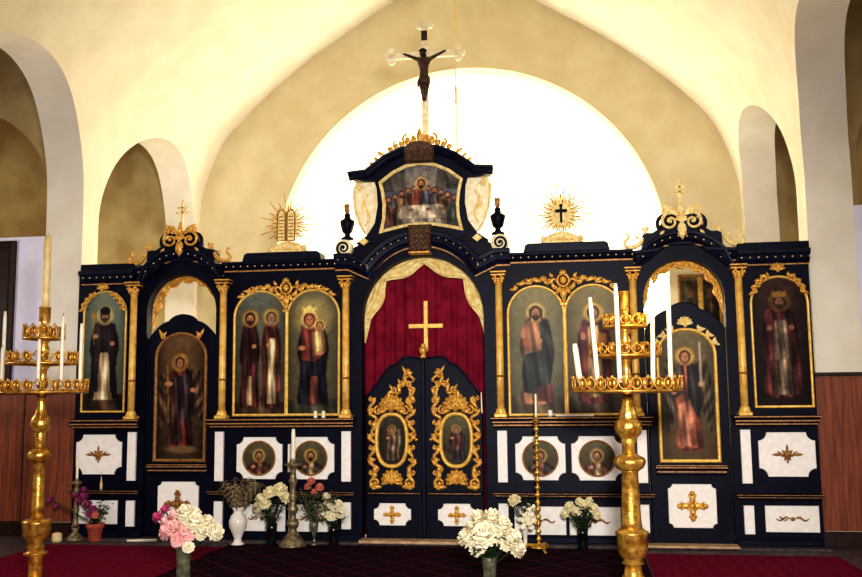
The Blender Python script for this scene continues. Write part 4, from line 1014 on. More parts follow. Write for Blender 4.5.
# ------------------------------------------------------------------ sunbursts
def sunburst(x, label, cross):
    t = thing('sunburst', label, 'ornament', (x, .02, 2.836)); y = .0
    m = MB()
    for i in range(7): k = (i-3)/3; m.ball((x+k*.13, y+.01, 2.88+.03*(1-k*k)), (.055, .04, .04*(1.25-.4*abs(k))), 10)
    m.box(x-.2, x+.2, -.03, .06, 2.836, 2.865, 0, .008)
    for k in (-1, 1): m.scroll(x+k*.17, 2.875, .03, 1.1, PI/2, -k, .012, -.03)
    m.build('cloud_base', 'goldpale', t)
    m = MB(); N = 44
    for i in range(N):
        a = 2*PI*i/N; L = (.31, .17, .23, .19)[i % 4]; w = (.016, .03, .022, .03)[i % 4]
        if math.sin(a) < -.75: L = .16
        c0, s0 = math.cos(a), math.sin(a); p = (x+.05*c0, 3.12+.06*s0); q = (x+L*c0, 3.12+L*s0*1.08)
        m.add([(p[0]-s0*w*.4, y, p[1]+c0*w*.4), (p[0]+s0*w*.4, y, p[1]-c0*w*.4), (q[0]+s0*w*.25, y+.004, q[1]-c0*w*.25), (q[0]-s0*w*.25, y+.004, q[1]+c0*w*.25), (p[0], y-.014, p[1]), (q[0], y-.002, q[1])], [(0, 4, 5, 3), (4, 1, 2, 5), (0, 3, 2, 1)])
    m.build('rays', 'gold', t)
    m = MB()
    for i in range(20):
        a = 2*PI*i/20; m.leaf(x+.04*math.cos(a), 3.12+.05*math.sin(a), a, .115, .036, y-.01, .012)
    m.lathe([(.0, -.02), (.04, -.018), (.075, -.008), (.08, .008)], (0, 0, 0), 24)
    k0 = len(m.v)-24*4
    m.v = m.v[:k0]+[(x+a_, y-.012+c_, 3.12+b_*1.2) for a_, b_, c_ in m.v[k0:]]
    m.build('glory', 'goldpale', t)
    if cross:
        m = MB(); m.box(x-.011, x+.011, y-.06, y-.03, 3.035, 3.20, 0, .003); m.box(x-.042, x+.042, y-.061, y-.031, 3.135, 3.162, 0, .003)
        for a, b in ((0, 3.20), (-.042, 3.148), (.042, 3.148)): m.ball((x+a, y-.045, b), .017, 8)
        m.build('dark_cross', 'navy', t)
    else:
        for k in (-1, 1):
            m = MB(); m.prism(archpath(x+k*.05, .04, 2.95, 3.22, 3.27, 10), y-.06, y-.02, 0, .006)
            o = m.build('tablet', 'goldpale', t); g = MB()
            g.tube([(x+k*.05+a*.04, y-.062, b) for a, b in [(-1, 2.95), (1, 2.95), (1, 3.22), (.7, 3.255), (0, 3.27), (-.7, 3.255), (-1, 3.22)]], .007, 5, closed=True)
            for j in range(7): g.box(x+k*.05-.025, x+k*.05+.025, y-.065, y-.058, 2.985+.034*j, 2.995+.034*j)
            g.build('tablet_edge', 'golddark', o)
sunburst(-1.37, 'pale gold sunburst with twin tablets on the screen left of centre', False)
sunburst(1.37, 'pale gold sunburst with small dark cross on the screen right of centre', True)

# hanging cord
m = MB(); m.tube([(.31, .45, 3.4), (.308, .45, 4.7), (.306, .45, 7.0)], .006, 5); m.tube([(.308, .45, 4.42), (.308, .45, 4.62)], .012, 6)
tag(m.build('hanging_cord', 'goldpale', None, (.308, .45, 7.0)), 'thin cord hanging in front of the bright apse beside the crucifix', 'cord')

# ------------------------------------------------------------------ candle stands
def candle(x, y, z0, z1, r, label, group=None, lean=(0, 0), lit=False, mat='wax', flame=1.):
    t = thing('candle', label, 'candle', (x, y, z0), group)
    m = MB(); n = 8; pts = [(x+lean[0]*i/n, y+lean[1]*i/n, z0+(z1-z0)*i/n) for i in range(n+1)]
    m.tube(pts, [r*(1.0-.06*i/n) for i in range(n)]+[r*.7], 12); m.build('wax', mat, t)
    w = MB(); e = pts[-1]; w.tube([e, (e[0]+.002, e[1], e[2]+.018)], .0022, 5); w.build('wick', 'wick', t)
    if lit:
        f = MB(); f.lathe([(.001, 0), (.016*flame, .02*flame), (.020*flame, .045*flame), (.012*flame, .09*flame), (.001, .14*flame)], (e[0], e[1], e[2]+.01), 12); f.build('flame', 'flame', t)
    return t
def ring_pts(x, y, r, n, z, a0=0): return [(x+r*math.cos(a0+2*PI*i/n), y+r*math.sin(a0+2*PI*i/n), z) for i in range(n)]
def candle_stand(x, y, label, shaft, tiers, sleeve, mat='brass'):
    t = thing('candle_stand', label, 'candle stand', (x, y, 0))
    for nm, prof, fl in shaft: MB().lathe(prof, (x, y, 0), 28, flute=fl, fl=.05 if fl else 0).build(nm, mat, t)
    for zt, r, nc, h in tiers:
        m = MB(); m.lathe([(.03, zt-.035), (.045, zt-.02), (r*.8, zt-.012), (r, zt-.009), (r+.007, zt-.004), (r+.007, zt+.006), (r, zt+.010), (.03, zt+.008)], (x, y, 0), 40)
        o = m.build('tray', mat, t)
        g = MB()      # pierced gallery of hoops
        N = max(10, int(2*PI*r/.075))
        for i in range(N):
            a = 2*PI*i/N; ca, sa = math.cos(a), math.sin(a); c = (x+r*ca, y+r*sa, zt+.012+h*.5); ww = PI*r/N*.9
            g.tube([(c[0]-sa*ww*math.cos(b), c[1]+ca*ww*math.cos(b), c[2]+h*.5*math.sin(b)) for b in [2*PI*k/10 for k in range(10)]], .0042, 5, closed=True)
            if i % 1 == 0: g.ball((c[0], c[1], zt+.018+h), .010, 6)
        g.build('pierced_gallery', 'gold', o)
        first = None
        for p in ring_pts(x, y, r*.86, nc, zt+.01):
            if first is None:
                first = MB().lathe([(.010, 0), (.012, .02), (.022, .03), (.018, .045), (.020, .075), (.017, .078), (.014, .04)], p, 10).build('candle_socket', mat, o, p)
                continue
            q = first.copy(); COL.objects.link(q); q.parent = o; q.location = Vector(p)-wloc(o)
    z0, z1, r = sleeve
    m = MB(); m.lathe([(.05, z0-.03), (.055, z0-.015), (r*.7, z0), (r, z0+.03), (r, z1-.012), (r*1.15, z1-.006), (r*1.15, z1), (r*.8, z1)], (x, y, 0), 20); m.build('candle_sleeve', mat, t)
    return t
RX, RY = 1.784, -2.4
candle_stand(RX, RY, 'tall ornate brass three-tier candle stand at the right, in front of the screen',
  [('base', [(.20, 0), (.21, .02), (.19, .04), (.15, .07), (.16, .09), (.12, .12), (.085, .17), (.06, .22), (.05, .27)], 0),
   ('cup', [(.05, .27), (.075, .285), (.06, .31), (.085, .335), (.098, .38), (.098, .46), (.104, .475), (.104, .49), (.08, .50), (.075, .51)], 14),
   ('shaft', [(.072, .505), (.066, .55), (.06, .7), (.054, .88), (.06, .89)], 0),
   ('collar', [(.055, .885), (.085, .905), (.102, .935), (.104, .955), (.092, .975), (.06, .99), (.05, 1.0)], 18),
   ('knop', [(.045, 1.0), (.042, 1.06), (.055, 1.09), (.05, 1.10), (.08, 1.135), (.09, 1.175), (.085, 1.21), (.06, 1.235), (.062, 1.25), (.05, 1.29), (.036, 1.34), (.03, 1.40)], 10),
   ('stem', [(.03, 1.40), (.03, 1.46), (.045, 1.50), (.03, 1.54), (.028, 1.60), (.05, 1.64), (.03, 1.68), (.04, 1.76), (.026, 1.80), (.05, 1.84), (.035, 1.92)], 0)],
  [(1.42, .365, 20, .075), (1.655, .235, 12, .06), (1.855, .145, 8, .06)], (1.93, 2.10, .033))
LX, LY = -2.63, -2.2
candle_stand(LX, LY, 'tall ornate brass three-tier candle stand at the far left, cut by the frame',
  [('base', [(.20, 0), (.21, .015), (.15, .03), (.10, .04), (.055, .05), (.052, .06)], 0),
   ('lower_shaft', [(.052, .055), (.05, .15), (.052, .22), (.085, .235), (.088, .25), (.06, .262), (.055, .27)], 0),
   ('cup', [(.05, .265), (.065, .29), (.05, .32), (.07, .345), (.098, .38), (.10, .45), (.105, .47), (.105, .485), (.07, .50)], 14),
   ('shaft', [(.048, .495), (.046, .6), (.043, .8), (.04, .92), (.046, .925)], 0),
   ('collar', [(.045, .92), (.06, .93), (.085, .96), (.088, .985), (.075, 1.01), (.045, 1.025)], 18),
   ('knop', [(.04, 1.02), (.038, 1.10), (.045, 1.14), (.04, 1.15), (.068, 1.175), (.076, 1.21), (.07, 1.25), (.045, 1.29), (.03, 1.35), (.034, 1.37), (.026, 1.42)], 10),
   ('stem', [(.03, 1.42), (.03, 1.48), (.045, 1.51), (.03, 1.56), (.03, 1.62), (.055, 1.66), (.03, 1.70), (.045, 1.78), (.03, 1.83), (.055, 1.86), (.04, 1.96)], 0)],
  [(1.455, .335, 18, .075), (1.675, .262, 12, .07), (1.87, .15, 8, .085)], (1.975, 2.115, .042))
def on_ring(cx, cy, r, dx, back=False): return cx+dx, cy+(1 if back else -1)*math.sqrt(max(0, r*r-dx*dx))
cs = []
for dx, z1, lean, lit, lab in ((-.312, 1.745, (-.03, 0), False, 'short ivory candle at the left edge of the right candle stand'),
        (-.20, 2.04, (-.035, 0), False, 'tall leaning ivory candle, second from left on right candle stand'),
        (-.062, 2.12, (-.008, 0), False, 'tall ivory candle left of centre on the right candle stand'),
        (.15, 1.925, (.012, 0), True, 'lit ivory candle on the right candle stand'),
        (.275, 2.18, (.008, 0), False, 'tallest ivory candle, at the right edge of the right candle stand')):
    x, y = on_ring(RX, RY, .314, dx); candle(x, y, 1.475, z1, .016 if dx != -.312 else .021, lab, None, lean, lit, flame=1.5)
for dx, z1, bk, lab in ((-.27, 2.08, False, 'tall thin ivory candle at the left edge of the left candle stand'), (-.225, 1.80, False, 'short ivory candle inside the left edge of the left candle stand'), (.125, 1.85, False, 'short ivory candle right of centre on left candle stand'), (.245, 2.03, False, 'tall ivory candle near the right edge of left candle stand, taller of a close pair'), (.284, 1.985, True, 'ivory candle at the right edge of left candle stand, against the bishop icon')):
    x, y = on_ring(LX, LY, .288, dx, bk); candle(x, y, 1.51, z1, .014, lab)
candle(LX, LY, 2.10, 2.68, .031, 'very thick tall candle rising from the top of left candle stand', mat='waxold')

# ------------------------------------------------------------------ floor candlesticks
def stick(x, y, label, prof, mat, n=20, feet=False):
    t = thing('candlestick', label, 'candlestick', (x, y, 0)); i = len(prof)//3
    MB().lathe(prof[:i+1], (x, y, 0), n).build('foot', mat, t); MB().lathe(prof[i:], (x, y, 0), n).build('stem', mat, t); return t
x, y = -1.205, -.30
stick(x, y, 'large dull brass candlestick on the floor left of the central doors', [(.13, 0), (.135, .015), (.12, .03), (.09, .07), (.06, .11), (.04, .14), (.03, .16), (.05, .18), (.06, .21), (.05, .24), (.03, .26), (.028, .30), (.05, .33), (.055, .35), (.03, .38), (.03, .42), (.04, .45), (.03, .48), (.028, .56), (.045, .60), (.03, .64), (.025, .70), (.035, .73), (.085, .75), (.085, .765), (.03, .77), (.035, .80), (.03, .81)], 'brassdull')
candle(x, y, .80, 1.09, .021, 'thick white candle on the large dull brass candlestick')
x, y = -3.47, -.18
stick(x, y, 'small dull brass candlestick on the floor at the left end of the screen', [(.085, 0), (.09, .02), (.07, .045), (.04, .07), (.03, .10), (.045, .13), (.03, .17), (.022, .25), (.035, .30), (.022, .35), (.02, .45), (.032, .50), (.02, .54), (.05, .56), (.05, .575), (.018, .58), (.02, .60)], 'brassdull')
candle(x, y, .60, .80, .013, 'slim white candle on the small brass candlestick at the left end')
x, y = 1.095, -.36
pf = [(.075, .03), (.08, .04), (.05, .055), (.02, .07)]
zz = .07
while zz < 1.12:
    pf += [(.010, zz+.01), (.024, zz+.03), (.026, zz+.04), (.012, zz+.06)]; zz += .065
pf += [(.012, 1.13), (.04, 1.15), (.04, 1.16), (.016, 1.165), (.016, 1.19)]
t = stick(x, y, 'very tall thin brass candlestick with beaded stem right of the central doors', pf, 'brass', 14)
for k in range(3):
    a = -PI/2+2*PI*k/3+.4; m = MB(); m.tube([(x+.03*math.cos(a), y+.03*math.sin(a), .05), (x+.09*math.cos(a), y+.09*math.sin(a), .055), (x+.14*math.cos(a), y+.14*math.sin(a), .018), (x+.165*math.cos(a), y+.165*math.sin(a), .012)], [.018, .016, .012, .014], 8); m.build('leg', 'brass', t)
candle(x, y, 1.18, 1.40, .011, 'thin white candle on the very tall thin brass candlestick')
candle(.575, -.055, 1.22, 1.42, .007, 'loose thin white taper leaning at the right side of the centre arch', lean=(-.01, .05))
# small things on ledges and floor
for i, (xx, z) in enumerate(((-1.05, 1.185), (-.97, 1.185))):
    m = MB(); m.lathe([(.018, 0), (.02, .01), (.016, .03), (.02, .055), (.014, .07)], (xx, -.085, z), 10); tag(m.build('candle_stub', 'wax', None, (xx, -.085, z)), ('left' if i == 0 else 'right')+' one of two white candle stubs on the ledge under the woman with child', 'candle')
m = MB(); m.box(1.27, 1.62, -.125, -.09, 1.186, 1.205, 0, .004); tag(m.build('paper_strip', 'panel', None, (1.44, -.1, 1.186)), 'narrow white paper strip lying on the ledge under the right pair of icons', 'paper')
m = MB(); m.lathe([(.022, 0), (.026, .02), (.02, .05), (.022, .06)], (1.22, -.09, 1.186), 12); tag(m.build('jar', 'panel', None, (1.22, -.09, 1.186)), 'tiny white jar on the ledge beside the paper strip', 'jar')
m = MB(); m.lathe([(.013, 0), (.016, .05), (.008, .09), (.002, .14)], (-3.28, -.05, .481), 8); tag(m.build('candle_stub', 'waxold', None, (-3.28, -.05, .481)), 'small pale candle stub on the lower ledge at the left end', 'candle')
m = MB(); m.tube([(-2.9, -.22, .016), (-2.62, -.17, .016)], .014, 8); tag(m.build('loose_candle', 'wax', None, (-2.76, -.2, 0)), 'white candle lying on the floor below the left side door', 'candle')
m = MB(); m.lathe([(.045, 0), (.05, .02), (.05, .07), (.04, .085), (.03, .09)], (-3.62, -.25, 0), 14); tag(m.build('jar', 'waxold', None, (-3.62, -.25, 0)), 'small pale jar on the floor beside the left brass candlestick', 'jar')

# ------------------------------------------------------------------ flowers
def petal_bloom(name, r, mat, layers=7, per=14, wide=.42, cup=1.0):
    m = MB()
    for l in range(layers):
        el = -.35+(PI/2+.25)*l/(layers-1)*cup; k = max(4, int(per*(1-.12*l))); 
        for i in range(k):
            a = 2*PI*(i+.5*(l % 2))/k+random.uniform(-.12, .12); e = el+random.uniform(-.12, .12); L = r*random.uniform(.9, 1.02)*(1-.02*l); w = r*wide*random.uniform(.85, 1.15)
            d = Vector((math.cos(a)*math.cos(e), math.sin(a)*math.cos(e), math.sin(e))); sd = Vector((-math.sin(a), math.cos(a), 0)); up = d.cross(sd)*-1
            vs = []
            for t, ww, h in ((.1, .3, 0), (.45, .85, .06), (.8, 1., .1), (1.0, .45, .02)):
                for q in (-1, 0, 1): vs.append(d*L*t+sd*w*.5*ww*q+up*(r*h-abs(q)*r*.05))
            m.add(vs, [(i_*3+q, i_*3+q+1, i_*3+q+4, i_*3+q+3) for i_ in range(3) for q in range(2)], 0, True)
    m.ball((0, 0, r*.15), r*.45, 8)
    me = bpy.data.meshes.new(name); me.from_pydata([Vector(p) for p in m.v], [], m.f); me.materials.append(M[mat])
    me.polygons.foreach_set('use_smooth', m.s); me.update(); return me
BL = {k: petal_bloom('bloom_'+k, 1.0, k) for k in ('fl_white', 'fl_pink', 'fl_magenta', 'fl_yellow', 'fl_salmon', 'fl_mauve')}
BL['lily'] = petal_bloom('bloom_lily', 1.0, 'fl_white', 2, 6, .5, .5)
def flower(kind, loc, r, foot, name, label, group, cat='flower'):
    t = thing(name, label, cat, loc, group); d = (Vector(loc)-Vector(foot)).normalized()
    o = bpy.data.objects.new('bloom', BL[kind]); COL.objects.link(o); o.parent = t; o.scale = (r, r, r)
    tilt = Vector((d.x*1.4, d.y*1.4-.35, d.z)).normalized(); o.rotation_euler = tilt.to_track_quat('Z', 'Y').to_euler(); o.rotation_euler.rotate_axis('Z', random.uniform(0, 6))
    m = MB(); P, F = Vector(loc), Vector(foot); mid = (P+F)/2+Vector((d.x*.02, 0, .02)); m.tube([P-d*r*.1, mid, F], .005, 5); m.build('stem', 'leaf', t)
    return t
def sprig_mesh(mat, n=11, ln=.1, wd=.035):
    m = MB(); m.tube([(0, 0, 0), (.01, 0, .5), (0, 0, 1.)], .012, 5)
    for i in range(n):
        z = .25+.75*i/(n-1); a = i*2.4; d = Vector((math.cos(a), math.sin(a), .5)).normalized(); s_ = Vector((-math.sin(a), math.cos(a), 0)); L = ln*random.uniform(.8, 1.2)*10*.1; 
        vs = []
        for t, w in ((0, .15), (.35, 1), (.7, .8), (1, .05)):
            c = Vector((0, 0, z))+d*(L*2.6)*t-Vector((0, 0, .12*t*t)); vs += [c-s_*wd*2.6*w*.5, c+s_*wd*2.6*w*.5]
        m.add(vs, [(0, 1, 3, 2), (2, 3, 5, 4), (4, 5, 7, 6)], 0, True)
    me = bpy.data.meshes.new('sprig'); me.from_pydata([Vector(p) for p in m.v], [], m.f); me.materials.append(M[mat]); me.update(); return me
SPR = {'leaf': sprig_mesh('leaf'), 'leafgrey': sprig_mesh('leafgrey'), 'dried': sprig_mesh('dried', 34, .075, .03)}
def sprigs(kind, base, h, n, spread, label, group, fwd=0.):
    for i in range(n):
        a = 2*PI*i/n+random.uniform(-.3, .3); th = spread*random.uniform(.5, 1.1)
        o = bpy.data.objects.new('leafy_sprig', SPR[kind]); COL.objects.link(o); o.location = base; k = h*random.uniform(.75, 1.05); o.scale = (k, k, k)
        d = Vector((math.cos(a)*math.sin(th), math.sin(a)*math.sin(th)*.8-fwd, math.cos(th))); o.rotation_euler = d.to_track_quat('Z', 'Y').to_euler(); tag(o, label, 'foliage', group)
def vase(x, y, prof, mat, label, name='vase', n=24, fl=0): 
    m = MB(); m.lathe(prof, (x, y, 0), n, flute=fl, fl=.04 if fl else 0); return tag(m.build(name, mat, None, (x, y, 0)), label, 'pot' if name == 'flower_pot' else 'vase')
def scatter(kind, pts, foot, name, label, group):
    for p, r in pts: flower(kind, p, r, foot, name, label, group)

# front left bouquet, pink and white
x, y = -1.515, -2.05
vase(x, y, [(.06, 0), (.062, .01), (.055, .03), (.052, .15), (.060, .27), (.066, .31), (.06, .312), (.05, .2), (.048, .03)], 'glassvase', 'cloudy glass vase in the left foreground holding pink and white flowers')
ft = (x, y, .2)
scatter('fl_pink', [((x-.11, y-.05, .40), .075), ((x-.03, y-.09, .43), .08), ((x+.05, y-.08, .39), .075), ((x-.07, y, .50), .07), ((x+.0, y-.11, .35), .06), ((x-.14, y+.0, .46), .06)], ft, 'chrysanthemum', 'pale pink bloom in the cloudy glass vase in the left foreground', 'pink blooms in the left foreground bouquet')
scatter('fl_white', [((x+.02, y-.02, .53), .085), ((x+.10, y-.05, .47), .085), ((x+.14, y-.03, .40), .07), ((x+.05, y+.05, .50), .08), ((x+.08, y-.10, .30), .05), ((x+.16, y+.04, .46), .07)], ft, 'chrysanthemum', 'creamy white bloom in the cloudy glass vase in the left foreground', 'white blooms in the left foreground bouquet')
flower('fl_white', (x+.255, y-.02, .40), .075, ft, 'chrysanthemum', 'white bloom drooping at far right of the left foreground bouquet', None)
scatter('fl_magenta', [((x-.21, y, .50), .055), ((x-.165, y+.03, .55), .05)], ft, 'carnation', 'magenta bloom at upper left of the left foreground bouquet', 'magenta blooms')
sprigs('leaf', (x, y, .28), .2, 7, .9, 'green leafy sprig among pink and white foreground flowers', 'leaves in the left foreground bouquet')
# front centre bouquet, white
x, y = .79, -1.95
vase(x, y, [(.055, 0), (.058, .01), (.05, .03), (.048, .12), (.055, .2), (.06, .23), (.055, .232), (.045, .15), (.044, .03)], 'glassvase', 'glass vase in the centre foreground holding big white chrysanthemums')
ft = (x, y, .15)
scatter('fl_white', [((x-.02, y-.10, .40), .105), ((x-.16, y-.03, .37), .08), ((x-.08, y-.06, .30), .07), ((x+.02, y+.02, .50), .085), ((x-.08, y+.02, .50), .075), ((x+.10, y-.03, .45), .085), ((x+.17, y-.04, .37), .08), ((x+.20, y, .29), .075), ((x+.12, y-.07, .35), .075), ((x-.13, y+.03, .44), .06)], ft, 'chrysanthemum', 'large white chrysanthemum bloom in the centre foreground bouquet', 'white blooms in the centre foreground bouquet')
sprigs('leaf', (x, y, .18), .26, 9, .75, 'green leafy sprig under the white centre foreground blooms', 'leaves in the centre foreground bouquet', .25)
# white vase with dried foliage
x, y = -1.755, -.27
vase(x, y, [(.06, 0), (.065, .012), (.04, .03), (.034, .06), (.055, .11), (.082, .17), (.086, .22), (.07, .27), (.045, .30), (.042, .32), (.065, .355), (.06, .357), (.036, .31)], 'white_ceramic', 'white ceramic vase on the floor with dried foliage', fl=10)
sprigs('dried', (x, y, .3), .36, 16, .75, 'brownish dried sprig in the white ceramic vase', 'dried sprigs in the white vase')
# cream bouquet in dark vase
x, y = -1.425, -.26
vase(x, y, [(.045, 0), (.05, .01), (.045, .05), (.05, .15), (.055, .2), (.05, .202), (.04, .1)], 'darkvase', 'dark vase on the floor holding cream-yellow chrysanthemums'); ft = (x, y, .15)
scatter('fl_yellow', [((x-.09, y-.05, .43), .07), ((x+.0, y-.06, .50), .07), ((x+.09, y-.03, .52), .08), ((x-.12, y-.02, .36), .07), ((x+.14, y, .44), .065), ((x-.04, y-.08, .40), .065)], ft, 'chrysanthemum', 'cream-yellow bloom in the dark vase left of the brass candlestick', 'cream-yellow blooms')
sprigs('leaf', (x, y, .16), .3, 10, .55, 'dark leafy sprig under the cream-yellow blooms', 'leaves under the cream-yellow blooms')
# salmon flowers in a small glass
x, y = -1.015, -.24
vase(x, y, [(.03, 0), (.034, .01), (.014, .03), (.014, .09), (.035, .14), (.042, .22), (.04, .222), (.028, .14)], 'glassvase', 'small stemmed glass vase right of the brass candlestick'); ft = (x, y, .15)
scatter('fl_salmon', [((x-.02, y-.03, .60), .045), ((x-.06, y-.02, .545), .04), ((x+.06, y-.03, .545), .045), ((x+.01, y-.04, .50), .035)], ft, 'gladiolus', 'salmon pink bloom in the small stemmed glass vase', 'salmon blooms')
sprigs('leafgrey', (x, y, .18), .36, 12, .7, 'grey-green leafy sprig in the small stemmed glass vase', 'leaves with the salmon blooms')
# white bouquet in dark vase
x, y = -.83, -.22
vase(x, y, [(.045, 0), (.05, .01), (.042, .05), (.046, .13), (.052, .17), (.048, .172), (.038, .1)], 'darkvase', 'dark vase beside the central doors holding white chrysanthemums'); ft = (x, y, .12)
scatter('fl_white', [((x-.09, y-.05, .30), .06), ((x+.0, y-.08, .29), .065), ((x+.08, y-.05, .31), .06), ((x-.05, y-.03, .37), .06), ((x+.05, y-.03, .38), .055), ((x-.02, y-.06, .33), .05), ((x-.07, y, .45), .045)], ft, 'chrysanthemum', 'white bloom in the dark vase beside the central doors', 'white blooms beside the central doors')
sprigs('leaf', (x, y, .14), .22, 7, .7, 'dark leafy sprig under the white blooms beside the doors', 'leaves beside the central doors')
# right of the doors: white thin vase with rose and lily
x, y = .965, -.17
vase(x, y, [(.035, 0), (.038, .01), (.018, .03), (.02, .1), (.03, .17), (.034, .2), (.03, .202), (.018, .1)], 'white_ceramic', 'slim white vase beside the tall thin candlestick'); ft = (x, y, .15)
flower('fl_yellow', (x-.09, y-.05, .43), .065, ft, 'rose', 'cream rose standing high in the slim white vase', None)
flower('lily', (x+.03, y-.1, .26), .10, ft, 'lily', 'star-shaped white lily in the slim white vase', None); flower('lily', (x+.05, y-.08, .35), .07, ft, 'lily', 'upper small white lily in the slim white vase', None)
sprigs('leaf', (x, y, .17), .28, 8, .55, 'dark leafy sprig in the slim white vase', 'leaves in the slim white vase')
# right cream bouquet
x, y = 1.485, -.20
vase(x, y, [(.045, 0), (.05, .01), (.042, .05), (.046, .13), (.052, .17), (.048, .172), (.038, .1)], 'darkvase', 'dark vase under the right pair of icons with cream flowers'); ft = (x, y, .12)
scatter('fl_yellow', [((x-.15, y-.04, .32), .05), ((x-.11, y-.03, .38), .055), ((x-.05, y-.06, .34), .05), ((x+.02, y-.05, .40), .05), ((x+.10, y-.05, .37), .055), ((x+.13, y-.04, .31), .05), ((x-.02, y-.0, .42), .045), ((x+.07, y-.0, .43), .04)], ft, 'chrysanthemum', 'small cream bloom in the dark vase under the right icons', 'cream blooms under the right icons')
sprigs('leaf', (x, y, .14), .27, 12, .75, 'dark leafy sprig under the small cream blooms', 'leaves under the right icons')
# potted plant at the left
x, y = -3.27, -.16
vase(x, y, [(.055, 0), (.06, .005), (.075, .12), (.09, .13), (.09, .17), (.08, .172), (.075, .14)], 'terracotta', 'terracotta pot on the floor at the left end of the screen', 'flower_pot'); ft = (x, y, .15)
scatter('fl_mauve', [((x-.20, y-.03, .44), .05), ((x-.15, y-.04, .38), .05), ((x-.10, y-.06, .43), .055), ((x-.06, y-.05, .36), .05), ((x-.13, y, .49), .045), ((x+.0, y-.06, .31), .05), ((x-.02, y-.08, .27), .04), ((x-.42, y-.1, .40), .045), ((x-.36, y-.08, .34), .04)], ft, 'orchid', 'mauve pink bloom of the plant in the terracotta pot', 'mauve blooms in the terracotta pot')
flower('fl_salmon', (x+.03, y-.07, .26), .04, ft, 'orchid', 'salmon bloom lowest in the terracotta pot', None)
sprigs('leaf', (x, y, .15), .26, 7, .8, 'leafy shoot in the terracotta pot', 'leaves in the terracotta pot')

# ------------------------------------------------------------------ carpets
def carpet(pts, mat, label):
    m = MB(); n = len(pts); m.add([(a, b, .006) for a, b in pts]+[(a, b, .0) for a, b in pts], [tuple(range(n))]+[(i, (i+1) % n, n+(i+1) % n, n+i) for i in range(n)])
    o = m.build('carpet', mat, None, (sum(p[0] for p in pts)/n, sum(p[1] for p in pts)/n, 0)); return tag(o, label, 'carpet')
carpet([(-3.62, -6.5), (-1.93, -6.5), (-1.84, -.42), (-3.62, -.42)], 'carpet_red', 'plain deep red carpet on the left of the floor')
carpet([(-1.92, -6.5), (1.955, -6.5), (2.0, -.24), (-1.83, -.24)], 'carpet_dark', 'dark carpet with diamond pattern on the floor before the central doors')
carpet([(1.965, -6.5), (3.62, -6.5), (3.62, -.42), (2.01, -.42)], 'carpet_red', 'plain deep red carpet on the right of the floor')

# ------------------------------------------------------------------ pictures on walls
def picture(name, label, x0, x1, z0, z1, y, fn, fw, fmat):
    t = thing(name, label, 'picture', ((x0+x1)/2, y, z0)); m = MB()
    m.sweep([(x0, z0), (x1, z0), (x1, z1), (x0, z1)], [(a*fw, y+b*fw) for a, b in ((-.5, 0), (-.5, -.6), (0, -.8), (.5, -.5), (.5, 0))], True); m.build('frame', fmat, t)
    painting('painting', fn((x1-x0)/(z1-z0)), x0, x1, z0, z1, y-.012, t); return t
picture('wall_picture', 'dark wooden framed picture on the pale wall behind the left candle stand', -5.25, -4.47, 1.53, 3.05, .138, lambda a: icon_panel(a, (70, 52, 40), (50, 36, 30), (60, 34, 34)), .07, 'darkwood')
picture('wall_picture', 'small yellow picture standing on the wood panelling at the right', 3.92, 4.45, 1.585, 1.875, .12, lambda a: icon_panel(a, (206, 180, 80), (140, 130, 70), (60, 60, 84)), .02, 'golddark')
picture('wall_picture', 'framed two-panel picture seen through the right side doorway', 2.83, 3.33, 2.1, 2.86, 3.095, icon_pair_panel, .03, 'golddark')

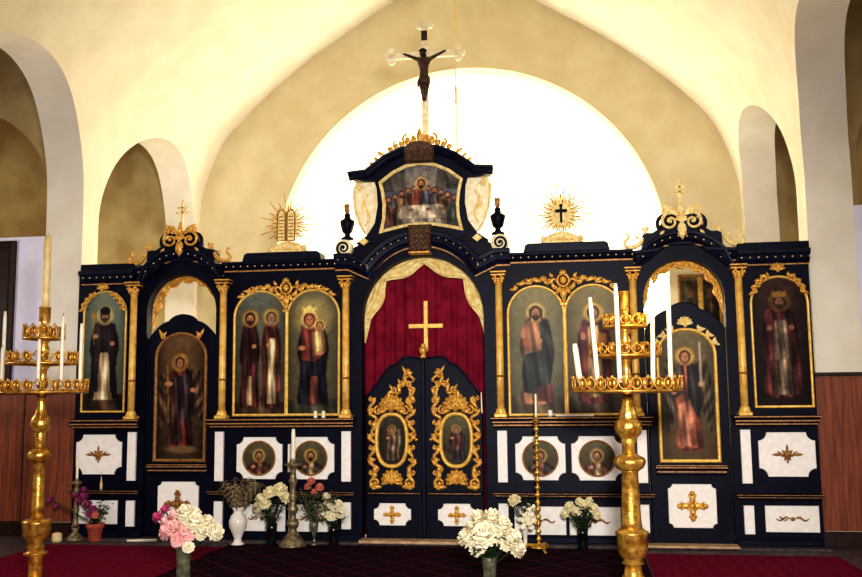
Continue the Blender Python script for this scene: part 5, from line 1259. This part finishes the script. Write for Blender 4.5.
# ------------------------------------------------------------------ lights
def area(name, loc, target, size, power, col, sy=None):
    l = bpy.data.lights.new(name, 'AREA'); l.size = size; l.energy = power; l.color = col
    if sy: l.shape = 'RECTANGLE'; l.size_y = sy
    o = bpy.data.objects.new(name, l); COL.objects.link(o); o.location = loc
    o.rotation_euler = (Vector(target)-Vector(loc)).to_track_quat('-Z', 'Y').to_euler(); return o
def point(name, loc, power, col, r=.2):
    l = bpy.data.lights.new(name, 'POINT'); l.energy = power; l.color = col; l.shadow_soft_size = r
    o = bpy.data.objects.new(name, l); COL.objects.link(o); o.location = loc; return o
fl = bpy.data.lights.new('flash', 'SPOT'); fl.energy = 1300; fl.color = (1, .97, .95); fl.spot_size = math.radians(74); fl.spot_blend = .8; fl.shadow_soft_size = .25
fo = bpy.data.objects.new('flash', fl); COL.objects.link(fo); fo.location = (1.7, -8.4, 2.2)
fo.rotation_euler = (Vector((.1, 0, .9))-Vector(fo.location)).to_track_quat('-Z', 'Y').to_euler()
area('nave_fill', (0, -9.3, 2.2), (0, 0, 1.4), 3.0, 85, (.93, .92, 1))
area('vault_fill', (0, 1.3, 2.3), (0, -1.0, 2.6), 2.6, 60, (1, .87, .62), .5)  # added light behind the screen, brightens the vault but not its far end
area('apse_fill', (.1, 3.9, 1.3), (.1, 5.2, 4.2), 2.4, 190, (1, .96, .78))  # unseen light added low in the apse to burn it white
area('sanctuary_left_fill', (-.9, 1.2, 1.3), (-2.9, 2.9, 2.3), .9, 34, (1, .93, .82))  # added fill, no real lamp: brightens the walls behind the left doorway
area('sanctuary_right_fill', (1.0, 1.2, 1.3), (2.9, 2.9, 2.3), .9, 28, (1, .93, .82))  # added fill, brightens what shows through the right doorway
point('left_chamber_fill', (-5.0, 1.2, 2.6), 32, (1, .91, .72))  # invented source that lifts the left side chamber
point('right_chamber_fill', (5.2, 1.0, 2.6), 10, (1, .86, .74))  # invented source, weaker, for the right side chamber
point('left_aisle_fill', (-5.6, -2.2, 2.4), 70, (.94, .93, 1))  # added cool fill for the left aisle wall, no fitting there
point('right_aisle_fill', (5.6, -2.2, 2.4), 36, (.96, .94, 1))  # added cool fill for the right aisle, likewise without a fitting
w = bpy.data.worlds.new('world'); sc.world = w; w.use_nodes = True
w.node_tree.nodes['Background'].inputs[0].default_value = (.9, .85, .8, 1); w.node_tree.nodes['Background'].inputs[1].default_value = .05
sc.view_settings.view_transform = 'Standard'
try: sc.view_settings.look = 'High Contrast'
except Exception: pass
sc.view_settings.exposure = 0.08
